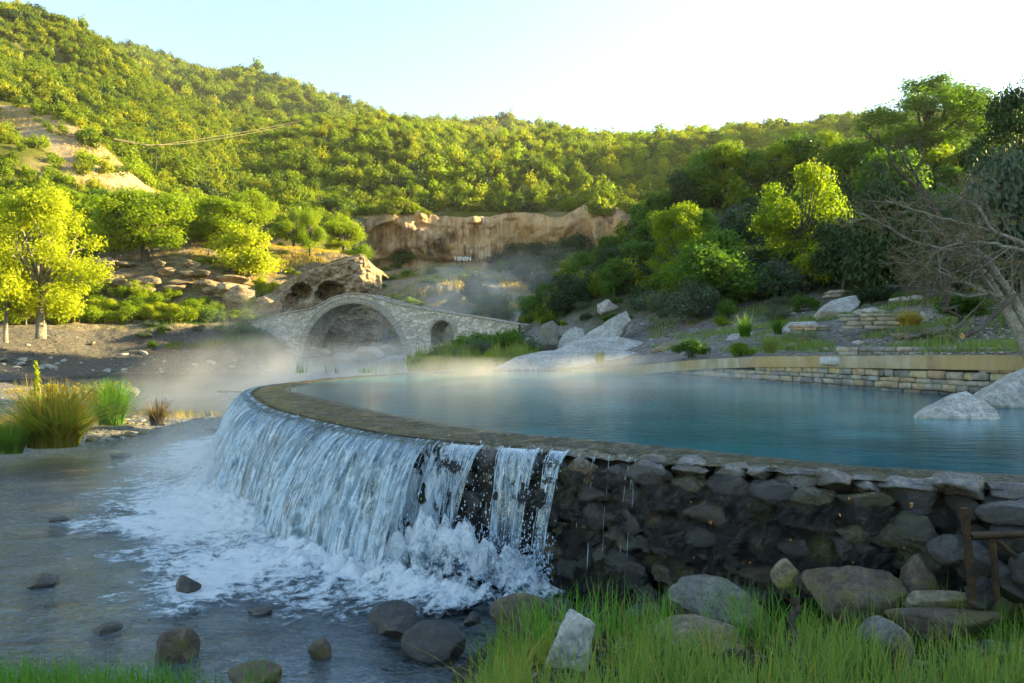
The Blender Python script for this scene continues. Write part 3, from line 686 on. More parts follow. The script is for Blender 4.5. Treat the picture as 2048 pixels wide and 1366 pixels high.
def dropfn():
    s = R.uniform(s_at(1160), s_beg-2) if R.random() < .8 else R.uniform(s_at(1160), s_at(850)); t = R.uniform(.15, .6); o_ = .1+R.uniform(.5, 1.8)*t + abs(R.normal())*.12
    P_ = lipP(np.array([s]))[0]+lipN(np.array([s]))[0]*o_; return np.array([P_[0], P_[1], max(-4.35*t*t + abs(R.normal())*.1, -1.45)])
V, Fc = drops(2200, R, dropfn); tag(mesh('water_drops', V-FL, Fc, M_strand, fall, smooth=True), kind='stuff')
# narrow separate falls on the right of the curtain
def ribbon(pa, pb, qa, qb, tmax, seed, label, nm='narrow_waterfall', v0=.62):
    sa, sb, ta, tb = s_at(pa), s_at(pb), s_at(qa), s_at(qb)
    n = 30; nz = 44; U, Tg = np.meshgrid(np.linspace(0, 1, n), np.linspace(0, 1, nz), indexing='ij'); tt = Tg*tmax
    s = (sa+(sb-sa)*U)*(1-Tg**1.3) + (ta+(tb-ta)*U)*Tg**1.3
    P_ = lipP(s); n_ = lipN(s); o_ = .02 + v0*tt + (.014*fbm(U*5, Tg*1.3, 0, 3, seed) + .012*fbm(U*14, Tg*3, 0, 3, seed+1))*sstep(0, .15, Tg)
    z = -.015 - 4.35*tt**2; V = np.concatenate([P_ + n_*o_[..., None], z[..., None]], -1)
    root = empty(nm, (float(V[0, -1, 0]), float(V[0, -1, 1]), float(V[0, -1, 2])), label, 'waterfall', 'narrow falls beside the main curtain'); L = np.array(root.location)
    dens = .1*Tg + .35*np.abs(U-.5)**2*2
    mesh('water_sheet', V.reshape(-1, 3)-L, grid_faces(n, nz), M_fall2, root, smooth=True, uv=np.stack([s.ravel(), (Tg*2).ravel()+seed, dens.ravel()], 1))
    rr = np.random.default_rng(seed); sp = []
    for i in range(max(5, int(abs(sa-sb)*28))):
        u = rr.choice([0, 1]) if i < 4 else rr.random(); sp.append((sa+(sb-sa)*u, ta+(tb-ta)*u, v0*rr.uniform(.97, 1.08), rr.uniform(0, .2)*(i > 3), tmax*rr.uniform(.75, 1), -1.5))
    V2_, F2_ = strands(sp, rr, .002, .0055); mesh('water_strands', V2_-L, F2_, M_strand, root, smooth=True)
ribbon(908, 970, 912, 932, .50, 201, 'narrow fall tapering down nearest the main curtain')
ribbon(1006, 1082, 1000, 1058, .50, 203, 'broadest of the narrow falls with brown wall showing through')
ribbon(1106, 1140, 1086, 1108, .52, 205, 'thin slanting fall, third from the main curtain')
for px, lb in ((1168, 'fine broken trickle nearest the narrow falls on the dark wall'), (1196, 'fine trickle on the dark wall, second from the narrow falls'), (1229, 'broken trickle halfway along the row on the dark wall'), (1262, 'trickle on the dark wall, last but one to the right'), (1280, 'short trickle furthest right on the dark wall'), (985, 'trickle in the gap left of the broadest narrow fall'), (1092, 'trickle in the gap left of the slanting fall')):
    sp = []
    for i in range(5):
        s = s_at(px + R.normal()*3); t0 = .04+.1*i + R.uniform(-.03, .03); sp.append((s, s+.01, .36, t0, t0+R.uniform(.05, .12), -1.35))
    V, Fc = strands(sp, R, .0015, .0035); tag(mesh('trickle', V, Fc, M_strand, smooth=True), lb, 'trickle')
# ------------------------------------------------------------------ foam
m = M('foam'); p = m.pos(); uv = m.attr('flow', 'Vector'); sep = m.n('ShaderNodeSeparateXYZ', i_0=uv).outputs
a = m.noise(m.map(p, (1, 1.25, 1)), 2.6, 8, .68, 1.0); b = m.noise(m.map(p, (1, 1.3, 1)), 9, 6, .65, .7)
c3 = m.noise(p, 34, 4, .7, .6)
f = m.math('ADD', m.math('MULTIPLY', a, .5), m.math('ADD', m.math('MULTIPLY', b, .34), m.math('MULTIPLY', c3, .16))); f = m.math('ADD', f, sep[2])
al = m.ramp(f, [(.50, 0), (.60, 1)])
sh = m.ramp(f, [(.52, (.30,.42,.50)), (.66, (.96,.98,1.0))])
bn = m.bump(m.math('ADD', a, m.math('ADD', m.math('MULTIPLY', b, .6), m.math('MULTIPLY', c3, .5))), 1, .06)
M_foam = m.done(m.mixs(al, m.n('ShaderNodeBsdfTransparent').outputs[0], m.mixs(.2, m.bsdf(Base_Color=sh, Roughness=.4, Normal=bn), m.n('ShaderNodeBsdfTranslucent', i_Color=(.8,.88,.95,1)).outputs[0])))
S = np.arange(s_at(1165), s_beg, .03); d = np.linspace(0, 1, 150)**1.25
Sg, Dg = np.meshgrid(S, d, indexing='ij')
pxS = np.interp(S, So, OPX)
wid = np.interp(S, [s_at(1165), s_at(1050), s_at(900), s_at(728), s_at(560), s_at(505), s_beg], [.7, 1.0, 1.7, 2.8, 2.9, 2.6, 1.6])[:, None]
base = lipP(S)[:, None, :]; n_ = lipN(S)[:, None, :]
kk = np.hanning(121); kk /= kk.sum()
n_s = np.stack([np.convolve(np.pad(n_[:, 0, i], 60, mode='edge'), kk, 'valid') for i in (0, 1)], 1); n_s /= np.linalg.norm(n_s, axis=1)[:, None]; n_s = n_s[:, None, :]
dd = .12 + Dg*wid*1.25
Q = base + n_s*dd[..., None]
x_, y_ = Q[..., 0], Q[..., 1]
fo = 1 - Dg
mound = .40*np.exp(-((dd-.45)/.33)**2)*sstep(s_at(1150), s_at(1050), Sg)*sstep(s_at(760), s_at(860), Sg) + .16*np.exp(-((dd-.75)/.5)**2)
z_ = -1.475 + mound*(1+.8*fbm(x_*4, y_*4, 0, 3, 210)+.45*fbm(x_*14, y_*14, 0, 3, 215)) + (.07*fbm(x_*2.0, y_*2.6, 0, 5, 211)+.03*fbm(x_*8, y_*8, 0, 3, 212))*np.clip(fo*1.6, .1, 1)
z_ = np.maximum(z_, -1.487)
dens = np.interp(Dg, [0, .25, .55, .85, 1], [.22, .19, .10, -.02, -.19]) + .12*fbm(x_*.9, y_*.9, 0, 3, 214) - .06*(mound > .2)
foam = mesh('foam', np.concatenate([Q, z_[..., None]], -1).reshape(-1, 3), grid_faces(len(S), len(d)), M_foam, smooth=True, uv=np.stack([Sg.ravel(), Dg.ravel(), dens.ravel()], 1))
tag(foam, kind='stuff')
# splash clots thrown up at the foot
def clot():
    s = R.uniform(s_at(1135), s_at(800)) if R.random() < .75 else R.uniform(s_at(800), s_beg-3)
    hi = .5 if s < s_at(800) else .22
    o_ = .42 + R.normal()*.14; h = abs(R.normal())*hi*.5; P_ = lipP(np.array([s]))[0]+lipN(np.array([s]))[0]*o_
    return np.array([P_[0], P_[1], -1.42+h+.2*(hi > .3)*R.random()])
V, Fc = drops(5200, R, clot, .002, .009)
tag(mesh('splash_drops', V, Fc, M_strand, smooth=True), kind='stuff')
# ------------------------------------------------------------------ cliff behind the bridge
m = M('streaked_cliff'); p = m.pos()
st = m.noise(m.map(p, (1, .6, .09)), .55, 7, .66, .3); st2 = m.noise(m.map(p, (1, .6, .05)), 2.0, 5, .6)
c = m.ramp(st, [(.28, (.06,.045,.04)), (.42, (.25,.16,.10)), (.52, (.52,.33,.18)), (.62, (.58,.44,.28)), (.75, (.32,.35,.38))])
c = m.mix(m.ramp(st2, [(.42, .6), (.56, 0)]), c, (.09,.075,.06))
c = m.mix(m.ramp(m.noise(p, .09, 4, .6, 1.0), [(.42, 0), (.6, .75)]), c, (.45,.29,.13))
M_cliff = m.done(m.bsdf(Base_Color=c, Roughness=.9, Specular_IOR_Level=.15, Normal=m.bump(m.math('ADD', st, st2), 1, .5)))
nu, nv = 420, 60
U = np.linspace(600, 1460, nu); T = np.linspace(0, 1, nv)
top = np.interp(U, [600, 700, 745, 800, 900, 1000, 1100, 1160, 1205, 1240, 1300, 1460], [452, 440, 424, 418, 432, 430, 428, 412, 402, 418, 400, 395])
botp = np.interp(U, [600, 700, 760, 900, 970, 1060, 1460], [580, 565, 550, 555, 555, 560, 575])
Uu, Tt = np.meshgrid(U, T, indexing='ij')
Z = 146 + 5*fbm(Uu/150, 0, 0, 3, 301) + np.interp(Tt, [0, .25, .6, .85, 1], [2, 3.5, 1, -1.0, 2.5])*(.6+.8*fbm(Uu/110, Tt*1.5, 0, 3, 302)) \
    + 1.1*fbm(Uu/17 + 1.4*Tt, Tt*.7, 0, 4, 303)*(.35+.65*sstep(960, 1080, Uu)) + 3.5*fbm(Uu/60+Tt, Tt*2.2 - Uu/160, 0, 3, 306)*sstep(1080, 940, Uu) + .5*fbm(Uu/5, Tt*6, 0, 3, 304) + 1.5*fbm(Uu/30, Tt*5, 0, 4, 307) - 1.2*np.sign(fbm(Uu/70, Tt*3.2, 0, 2, 308))*sstep(0,.1,np.abs(fbm(Uu/70, Tt*3.2, 0, 2, 308)))
Z -= 5*np.exp(-((Uu-910)/26)**2)*0
Yp = botp[:, None]*(1-Tt) + (top[:, None] + 4 + 15*fbm(Uu/80, 0, 0, 5, 305))*Tt
P = np.stack([(Uu-1024)/F*Z, Z, CH+(HY-Yp)/F*Z], -1)
back = P[:, -1:].copy(); back[..., 1] += 12; back[..., 2] -= 1
cl = mesh('cliff', np.concatenate([P, back], 1).reshape(-1, 3), grid_faces(nu, nv+1), M_cliff, smooth=True); tag(cl, kind='structure')
S_cliff = dict(P=P)
# painted letters on the cliff foot
def text_mesh(name, body, size, mat, loc, rz, ext=.02, parent=None):
    cu = bpy.data.curves.new(name, 'FONT'); cu.body = body; cu.size = size; cu.extrude = ext; cu.offset = .03
    o = bpy.data.objects.new(name, cu); C.collection.objects.link(o); dg = bpy.context.evaluated_depsgraph_get()
    me = bpy.data.meshes.new_from_object(o.evaluated_get(dg)); bpy.data.objects.remove(o); me.materials.append(mat)
    ob = bpy.data.objects.new(name, me); C.collection.objects.link(ob); ob.location = loc; ob.rotation_euler = (math.radians(90), 0, rz)
    if parent: ob.parent = parent
    return ob
m = M('white_paint'); M_paint = m.done(m.bsdf(Base_Color=(.75,.74,.72), Roughness=.8))
_ax = 1024+F*P[:, :nv, 0]/P[:, :nv, 1]; _ay = HY-F*(P[:, :nv, 2]-CH)/P[:, :nv, 1]
for body, px in (('I ENS', 909), ('N', 934)):
    k = (np.abs(_ax-px-7) < 22) & (np.abs(_ay-516) < 12); Zf = P[:, :nv, 1][k].min() - .15
    tag(text_mesh('graffiti', body, 1.2, M_paint, tuple(at(px, 521, Zf)), 0, .05), 'white letters %s painted at the cliff foot' % ('I ENS' if len(body) > 1 else 'N, single, right of the others,'), 'graffiti')
# ------------------------------------------------------------------ bridge
BA = math.radians(22)
br = empty('arch_bridge', (-16.8, 72, 0), 'old pale stone footbridge with one high arch and a small side arch', 'bridge', rz=-BA)
m = M('bridge_masonry'); p = m.obj()
q = m.map(p, (1.6, 1.6, 3.4)); v = m.vor(q, 1.3, 'DISTANCE_TO_EDGE'); vc = m.t.nodes.new('ShaderNodeTexVoronoi'); m.set(vc.inputs[0], q); vc.inputs['Scale'].default_value = 1.3
sc = m.n('ShaderNodeSeparateColor', i_0=vc.outputs[1]).outputs[0]
c = m.ramp(sc, [(0, (.38,.33,.27)), (.5, (.55,.50,.42)), (1, (.68,.63,.55))])
c = m.mix(m.ramp(v, [(0, .75), (.07, 0)]), c, (.12,.10,.08)); c = m.mix(m.ramp(m.noise(p, .5, 4), [(.5, 0), (.7, .5)]), c, (.16,.14,.10))
M_mas = m.done(m.bsdf(Base_Color=c, Roughness=.9, Specular_IOR_Level=.15, Normal=m.bump(m.math('MINIMUM', v, .15), 1, .25)))
M_ring = rockmat('arch_stone', [(.34,.30,.25), (.48,.44,.37), (.6,.55,.48)], 1.5)
DU = [(-15.5, 3.35), (-14.3, 3.65), (-9.6, 4.7), (-5.1, 5.25), (-2.6, 6.35), (-.5, 6.72), (1.6, 6.6), (3.4, 6.05), (6.9, 5.17), (11.6, 4.42), (15, 3.87), (19, 3.2)]
deck = lambda u: np.interp(u, [a for a, b in DU], [b for a, b in DU])
RA, uc, zc_ = 6.5, -.15, -.77; ra, ua, za, zb = 1.28, 10.6, 2.5, .55
us = sorted(set(list(np.arange(-15.5, 19.01, .35)) + [uc - RA*math.cos(t) for t in np.linspace(0, math.pi, 50)] + [ua - ra*math.cos(t) for t in np.linspace(0, math.pi, 20)]))
us = np.array([u for i, u in enumerate(us) if i == 0 or u - us[i-1] > 1e-4]); W_ = 3.0
V, Q = [], []
def quad(a, b, c_, d): k = len(V); V.extend([a, b, c_, d]); Q.append([k, k+1, k+2, k+3])
def spans(u, inA, inB):
    dk = float(deck(u)); g = -2.4
    if inA: return [(zc_ + math.sqrt(max(RA**2-(u-uc)**2, 0)), dk)]
    if inB: return [(g, zb), (za + math.sqrt(max(ra**2-(u-ua)**2, 0)), dk)]
    return [(g, dk)]
for u0, u1 in zip(us[:-1], us[1:]):
    um = (u0+u1)/2; A = abs(um-uc) < RA; B = abs(um-ua) < ra
    for (l0, h0), (l1, h1) in zip(spans(u0, A, B), spans(u1, A, B)):
        quad((u0, 0, l0), (u1, 0, l1), (u1, 0, h1), (u0, 0, h0)); quad((u0, W_, l0), (u0, W_, h0), (u1, W_, h1), (u1, W_, l1))
        quad((u0, 0, h0), (u1, 0, h1), (u1, W_, h1), (u0, W_, h0))
        if l0 > -2.3: quad((u0, 0, l0), (u0, W_, l0), (u1, W_, l1), (u1, 0, l1))
for (u, lo, hi) in ((ua-ra, zb, za), (ua+ra, zb, za), (uc-RA, -2.4, zc_), (uc+RA, -2.4, zc_)): quad((u, 0, lo), (u, W_, lo), (u, W_, hi), (u, 0, hi))
for u in (-15.5, 19): quad((u, 0, -2.4), (u, W_, -2.4), (u, W_, deck(u)), (u, 0, deck(u)))
mesh('masonry', V, np.array(Q), M_mas, br)
def ring(r0, r1, cu, cz, n, y0, t0=0, t1=math.pi, jit=.04, th=.3):
    parts = []
    for i in range(n):
        a0 = t0 + (t1-t0)*i/n + .006; a1 = t0 + (t1-t0)*(i+1)/n - .006; rr = r1 + R.uniform(-jit, jit); yo = y0 - R.uniform(0, .03)
        v = [(cu-r*math.cos(a), y, cz+r*math.sin(a)) for y in (yo, yo+th) for (r, a) in ((r0, a0), (r0, a1), (rr, a1), (rr, a0))]
        parts.append((np.array(v), np.array([[0,1,2,3],[7,6,5,4],[0,4,5,1],[1,5,6,2],[2,6,7,3],[3,7,4,0]])))
    return merge(parts)
V1, F1 = ring(RA-.02, RA+.55, uc, zc_, 62, -.05); V2_, F2_ = ring(RA+.57, RA+.72, uc, zc_, 44, -.10, .25, math.pi-.35)
V3, F3 = merge([(V1, F1), (V2_, F2_)]); mesh('arch_ring', V3, F3, M_ring, br)
V1, F1 = ring(ra-.02, ra+.38, ua, za, 17, -.05); mesh('arch_ring', V1, F1, M_ring, br)
for y in (-.12, W_-.25):
    parts = []; u = -15.3
    while u < 18.8:
        l = R.uniform(.5, 1.1); z0, z1 = float(deck(u)), float(deck(min(u+l, 19)))
        v = np.array([(uu, yy, zz+dz) for yy in (y, y+.37) for (uu, zz, dz) in ((u+.02, z0, 0), (u+l-.02, z1, 0), (u+l-.02, z1, .15), (u+.02, z0, .15))])
        v[:, 2] += .003 + R.uniform(0, .03); parts.append((v, np.array([[0,1,2,3],[7,6,5,4],[0,4,5,1],[1,5,6,2],[2,6,7,3],[3,7,4,0]]))); u += l
    V3, F3 = merge(parts); mesh('coping', V3, F3, M_ring, br)
# ------------------------------------------------------------------ retaining walls on the right of the pool
def wall_line(pts, ds=.1): return arc(cr([np.asarray(p_, float) for p_ in pts], 10), ds)
def stacked(line, z0, z1, rng, hmin=.09, hmax=.2, wmin=.18, wmax=.55, depth=.3, skip=.0):
    L = np.concatenate([[0], np.cumsum(np.linalg.norm(np.diff(line[:, :2], axis=0), axis=1))]); parts = []; cols = []
    z = z0
    zt = z1 if np.ndim(z1) else None
    row = 0
    while z < (z1 if zt is None else zt.max()):
        h = rng.uniform(hmin, hmax); s = rng.uniform(-.3, 0)
        while s < L[-1]-.1:
            wdt = rng.uniform(wmin, wmax); c = s + wdt/2
            topz = z1 if zt is None else np.interp(c, L, zt)
            if z + h*.5 < topz and rng.random() > skip:
                hh_ = min(h, topz - z + .02)
                x, y = np.interp(c, L, line[:, 0]), np.interp(c, L, line[:, 1]); x2, y2 = np.interp(c+.1, L, line[:, 0]), np.interp(c+.1, L, line[:, 1])
                rz = math.atan2(y2-y, x2-x)
                V, Fc = block(np.array([x, y, z+hh_/2]) + rng.uniform(-.02, .02, 3)*[1, 1, .2], (wdt*.96, depth*rng.uniform(.85, 1.1), hh_*.93), rz, .012, rng, .16)
                parts.append((V, Fc)); cols.append(np.full(len(V), rng.random()))
            s += wdt
        z += h; row += 1
    V, Fc = merge(parts); return V, Fc, np.concatenate(cols)
m = M('stacked_stone'); p = m.pos(); f = m.attr('clump')
c = m.ramp(f, [(0, (.16,.16,.15)), (.3, (.30,.29,.26)), (.55, (.40,.36,.28)), (.8, (.48,.38,.22)), (1, (.40,.29,.19))])
n = m.noise(p, 5, 6, .65); c = m.mix(m.ramp(n, [(.35, .6), (.6, 0)]), c, (.07,.065,.055))
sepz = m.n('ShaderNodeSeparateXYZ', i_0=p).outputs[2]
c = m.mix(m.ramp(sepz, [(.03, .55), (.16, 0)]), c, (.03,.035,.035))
M_stack = m.done(m.bsdf(Base_Color=c, Roughness=.85, Specular_IOR_Level=.2, Normal=m.bump(n, .8, .03)))
m = M('stained_concrete'); p = m.pos(); n = m.noise(m.map(p, (1, 1, .3)), 2.5, 7, .65); n2 = m.noise(p, .5, 3)
c = m.ramp(n, [(.3, (.16,.13,.08)), (.5, (.30,.25,.15)), (.7, (.42,.37,.28))]); c = m.mix(m.ramp(n2, [(.45, 0), (.6, .6)]), c, (.33,.22,.06))
M_conc = m.done(m.bsdf(Base_Color=c, Roughness=.85, Normal=m.bump(m.noise(p, 8, 6), .6, .02)))
wl_px = [(1150,743,740), (1300,749,729), (1430,757,718), (1560,765.5,713), (1700,775,711.5), (1850,785,711), (2048,800,710), (2350,828,708), (2900,880,700)]
WL, Ls = wall_line([list(gnd(a, b)[:2]) + [CH+(HY-c_)/F*gnd(a, b)[1]] for a, b, c_ in wl_px])
rw = empty('retaining_wall', (float(WL[60, 0]), float(WL[60, 1]), 0), 'long stacked stone wall with stained concrete coping along the pool', 'wall'); RW = np.array(rw.location)
cop = np.interp(np.arange(len(WL))/len(WL), [0, .25, .45, 1], [.42, .36, .33, .33])
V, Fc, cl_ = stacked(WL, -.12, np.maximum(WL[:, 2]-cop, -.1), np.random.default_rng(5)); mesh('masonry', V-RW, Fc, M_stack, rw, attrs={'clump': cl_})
# dark backing so that joints read as joints
nw = np.stack([-np.gradient(WL[:, 1]), np.gradient(WL[:, 0])], 1); nw /= np.linalg.norm(nw, axis=1)[:, None]; nw = np.where((nw[:, 1] > 0)[:, None], nw, -nw)
def ribbonwall(line, n_, f0, f1, z0, z1, name, mat, par, org):
    a_ = line[:, :2] + n_*f0; b_ = line[:, :2] + n_*f1; k = len(line)
    z0 = np.broadcast_to(z0, (k,)); z1 = np.broadcast_to(z1, (k,))
    jit = .02*fbm(np.arange(k)*.1, 0, 0, 3, 9)
    V = np.stack([np.c_[a_, z0], np.c_[a_, z1+jit], np.c_[b_, z1+jit], np.c_[b_, z0]], 1)
    return mesh(name, V.reshape(-1, 3)-org, [grid_faces(k, 4)], mat, par)
m = M('dark_mortar'); M_mort = m.done(m.bsdf(Base_Color=(.03,.028,.024), Roughness=1))
ribbonwall(WL, nw, -.08, .9, -.5, WL[:, 2]-cop-.005, 'core', M_mort, rw, RW)
ribbonwall(WL, nw, -.20, 1.0, WL[:, 2]-cop, WL[:, 2], 'coping', M_conc, rw, RW)
# upper course on the right
UL = [list(at(px, 700, Z)[:2]) for px, Z in ((1690,19.9),(1800,19.2),(1900,18.3),(2048,16.4),(2350,13.8))]
UL, _ = wall_line([(x, y, 0) for x, y in UL]); zt = CH + (HY-694)/F*UL[:, 1] - .02
V, Fc, cl_ = stacked(UL, .75, zt, np.random.default_rng(6), .08, .14, .25, .7, .4)
uw = empty('low_stone_wall', (float(UL[20,0]), float(UL[20,1]), .8), 'low course of flat grey stones behind the yellow coping', 'wall'); mesh('masonry', V-np.array(uw.location), Fc, M_stack, uw, attrs={'clump': cl_*.6})
q = gnd(1668, 772.5); Zq = q[1]
V, Fc = block(np.zeros(3), (.56, .3, .21), -.5, .01); M_blk = rockmat('white_block_paint', [(.4,.4,.38), (.55,.55,.53), (.62,.62,.6)], 3)
tag(mesh('stone_block', V, Fc, M_blk, loc=at(1662, 722, Zq-.28)), 'whitish squared block set in the coping where it turns yellow', 'stone block')
def ledge(px, py, Z, W, n, seed, label, h=.12):
    rr = np.random.default_rng(seed); c = at(px, py, Z); ln = np.array([[c[0]-W/2, c[1]+.2, 0], [c[0], c[1], 0], [c[0]+W/2, c[1]+.15, 0]])
    ln = arc(ln, .1)[0]; V, Fc, cl_ = stacked(ln, 0, h*n, rr, h*.8, h*1.2, .35, .95, .5)
    tag(mesh('stone_ledge', V-np.array([c[0], c[1], 0]), Fc, M_stack, loc=(c[0], c[1], c[2]), attrs={'clump': .4+.6*cl_}), label, 'stone ledge')
ledge(1752, 658, 27, 2.1, 4, 11, 'squared yellow stones stacked three courses high on the gravel bank', .16)
ledge(1622, 662, 28, 1.5, 2, 12, 'short low course of pinkish stones left of the taller stack', .14)
# ------------------------------------------------------------------ foliage
def leaves(cen, rad, n, size, rng, squash=.8, shell=.55, updroop=.0):
    """n leaf quads spread through lobes (cen, rad)"""
    w_ = rad**2; k = rng.choice(len(cen), n, p=w_/w_.sum())
    d = rng.normal(size=(n, 3)); d /= np.linalg.norm(d, axis=1)[:, None]
    r = rad[k]*(shell + (1-shell)*rng.random(n))*(1+.18*rng.normal(size=n))
    P = cen[k] + d*r[:, None]*np.array([1, 1, squash])
    nrm = d*.8 + rng.normal(size=(n, 3))*.55 + np.array([0, 0, .35]); nrm /= np.linalg.norm(nrm, axis=1)[:, None]
    a_ = np.cross(nrm, rng.normal(size=(n, 3))); a_ /= np.linalg.norm(a_, axis=1)[:, None]; b_ = np.cross(nrm, a_)
    s = size*(.6 + .8*rng.random(n))[:, None]
    V = np.stack([P - a_*s, P - b_*s*.5 + nrm*s*.12, P + a_*s, P + b_*s*.5 + nrm*s*.12], 1).reshape(-1, 3)
    cl = np.clip(.5 + .3*rng.normal(size=len(cen)), 0, 1)[k]*.6 + .4*rng.random(n)
    return V, np.arange(4*n).reshape(-1, 4), cl
def lobes(rng, n, w, h, base, r0, r1):
    c = []; 
    for i in range(n):
        t = rng.random(); a_ = rng.uniform(0, 2*math.pi); z = base + h*t
        rr = w*math.sqrt(max(.05, 1-(2*t-.85)**2*.75))*rng.uniform(.35, 1)
        c.append((math.cos(a_)*rr, math.sin(a_)*rr, z))
    return np.array(c), rng.uniform(r0, r1, n)
def limb_set(cen, rng, base_r, trunk_h, k=None, bend=.2):
    parts = []; k = k or len(cen)
    top = np.array([rng.normal()*.05, rng.normal()*.05, trunk_h])
    parts.append(tube([(0, 0, -.4), (rng.normal()*.05*trunk_h, 0, trunk_h*.5), tuple(top)], [base_r*1.25, base_r, base_r*.75], 7))
    for c in cen[rng.permutation(len(cen))[:k]]:
        mid = top*.5 + c*.5 + rng.normal(size=3)*bend*np.linalg.norm(c-top)*.4
        q = cr([top - (0, 0, trunk_h*.15), mid, c], 4); parts.append(tube(q, np.linspace(base_r*.5, base_r*.08, len(q)), 5))
    return merge(parts)
def proto(name, seed, w, h, base, nl, r0, r1, nleaf, size, lmat, bmat, th, br_, shell=.5, squash=.8, limbs=None):
    """an unlinked tree: (trunk mesh, crown mesh)"""
    rng = np.random.default_rng(seed); c, r = lobes(rng, nl, w, h, base, r0, r1)
    V, Fc, cl = leaves(c, r, nleaf, size, rng, squash, shell)
    a = mesh('crown', V, Fc, lmat, attrs={'clump': cl}); V, Fc = limb_set(c, rng, br_, th, limbs); b = mesh('trunk', V, Fc, bmat, smooth=True)
    r_ = (b.data, a.data); bpy.data.objects.remove(a); bpy.data.objects.remove(b); return r_
def plant(pr, loc, scale, rz, label, cat='tree', group=None, name='tree', sz=None, tilt=0):
    o = empty(name, tuple(loc), label, cat, group, rz); o.scale = (scale, scale, sz or scale); o.rotation_euler = (tilt, 0, rz)
    for nm, me in zip(('trunk', 'crown'), pr):
        c = bpy.data.objects.new(nm, me); C.collection.objects.link(c); c.parent = o
    return o
# small far crowns for the wooded slopes (seen at a few pixels each)
far_protos = {}
def farset(key, lmat, shapes):
    out = []
    for i, (w_, h_, nl, nleaf, size) in enumerate(shapes):
        rng = np.random.default_rng(500+i); c, r = lobes(rng, nl, w_, h_, .35, .35, .62)
        V, Fc, cl = leaves(c, r, nleaf, size, rng, .85, .75); o = mesh('crown', V, Fc, lmat, attrs={'clump': cl}); me = o.data; bpy.data.objects.remove(o)
        ob = bpy.data.objects.new('crown', me); out.append(ob)
    far_protos[key] = out
shapes = [(.75, .8, 12, 420, .15), (.6, 1.2, 12, 420, .15), (.95, .5, 13, 420, .14), (.45, 1.7, 11, 380, .14)]
farset('hill', L_hill, shapes); farset('dark', L_dark, shapes); farset('bright', L_bright, shapes)
def forest(name, pts, scl, protos, seed=0):
    rng = np.random.default_rng(seed); n = len(pts)
    me = bpy.data.meshes.new(name); me.vertices.add(n); me.vertices.foreach_set('co', pts.astype(np.float32).ravel())
    a1 = me.attributes.new('scl', 'FLOAT', 'POINT'); a1.data.foreach_set('value', scl.astype(np.float32))
    a2 = me.attributes.new('rot', 'FLOAT_VECTOR', 'POINT'); rv = np.zeros((n, 3), np.float32); rv[:, 2] = rng.random(n)*6.28; a2.data.foreach_set('vector', rv.ravel())
    a3 = me.attributes.new('idx', 'INT', 'POINT'); a3.data.foreach_set('value', rng.integers(0, len(protos), n).astype(np.int32))
    o = bpy.data.objects.new(name, me); C.collection.objects.link(o)
    g = bpy.data.node_groups.new(name, 'GeometryNodeTree'); g.interface.new_socket('Geometry', in_out='INPUT', socket_type='NodeSocketGeometry'); g.interface.new_socket('Geometry', in_out='OUTPUT', socket_type='NodeSocketGeometry')
    gi = g.nodes.new('NodeGroupInput'); go = g.nodes.new('NodeGroupOutput'); ip = g.nodes.new('GeometryNodeInstanceOnPoints'); L = g.links.new
    ge = g.nodes.new('GeometryNodeGeometryToInstance')
    for pr in reversed(protos):
        oi = g.nodes.new('GeometryNodeObjectInfo'); oi.inputs[0].default_value = pr; L(oi.outputs['Geometry'], ge.inputs[0])
    def na(nm, ty): q = g.nodes.new('GeometryNodeInputNamedAttribute'); q.data_type = ty; q.inputs[0].default_value = nm; return q.outputs[0]
    L(gi.outputs[0], ip.inputs['Points']); L(ge.outputs[0], ip.inputs['Instance']); ip.inputs['Pick Instance'].default_value = True
    L(na('idx', 'INT'), ip.inputs['Instance Index']); L(na('rot', 'FLOAT_VECTOR'), ip.inputs['Rotation']); L(na('scl', 'FLOAT'), ip.inputs['Scale']); L(ip.outputs[0], go.inputs[0])
    md = o.modifiers.new('scatter', 'NODES'); md.node_group = g
    tag(o, kind='stuff'); return o
vis = lambda lo, hi: (lambda x, y, c: (1-((x < np.interp(y, [180, 215, 260, 312, 365, 400], [-200, 110, 185, 245, 305, 330])) & (y > 190) & (c[..., 1] < 170)))*((x > lo) & (x < hi)).astype(float)*(.35+.65*(fbm(c[..., 0]/30, c[..., 1]/30, 0, 3, 71) > -.28))*np.clip(1.3-np.abs(x-1024)/2600, .2, 1))
def fr(S, n, lo, hi, s0, s1, protos, nm, seed, prob=None):
    pts = scatter(S, n, prob or vis(lo, hi), seed); rng = np.random.default_rng(seed+1); sc = s0*.75 + (s1*1.15-s0*.75)*rng.random(n)**1.7; sc = sc*np.where(rng.random(n) < .06, 1.5, 1); pts[:, 2] -= .12*sc
    return forest(nm, pts, sc, protos, seed)
FH, FD, FB = far_protos['hill'], far_protos['dark'], far_protos['bright']
fr(S_far, 15000, -150, 1300, 2.1, 4.4, FH + FD[1:2], 'far_mountain_woods', 1)
fr(S_left, 30000, -500, 800, .75, 1.9, FH + FD[:1], 'left_hill_woods', 2)
fr(S_mid, 36000, 80, 3500, .9, 2.1, FH + FD[:1] + FB[1:2], 'centre_hill_woods', 3, lambda x, y, c: vis(80, 3500)(x, y, c)*((x < 700) | (y < 424)))
fr(S_left, 700, 0, 0, .6, 1.5, FH + FB, 'slope_edge_shrubs', 7, lambda x, y, c: ((x > -120) & (x < 330) & (y > 262) & (y < 400) & (c[..., 1] < 175)).astype(float)*(.1+(fbm(c[..., 0]/6, c[..., 1]/6, 0, 2, 75) > -.1)))
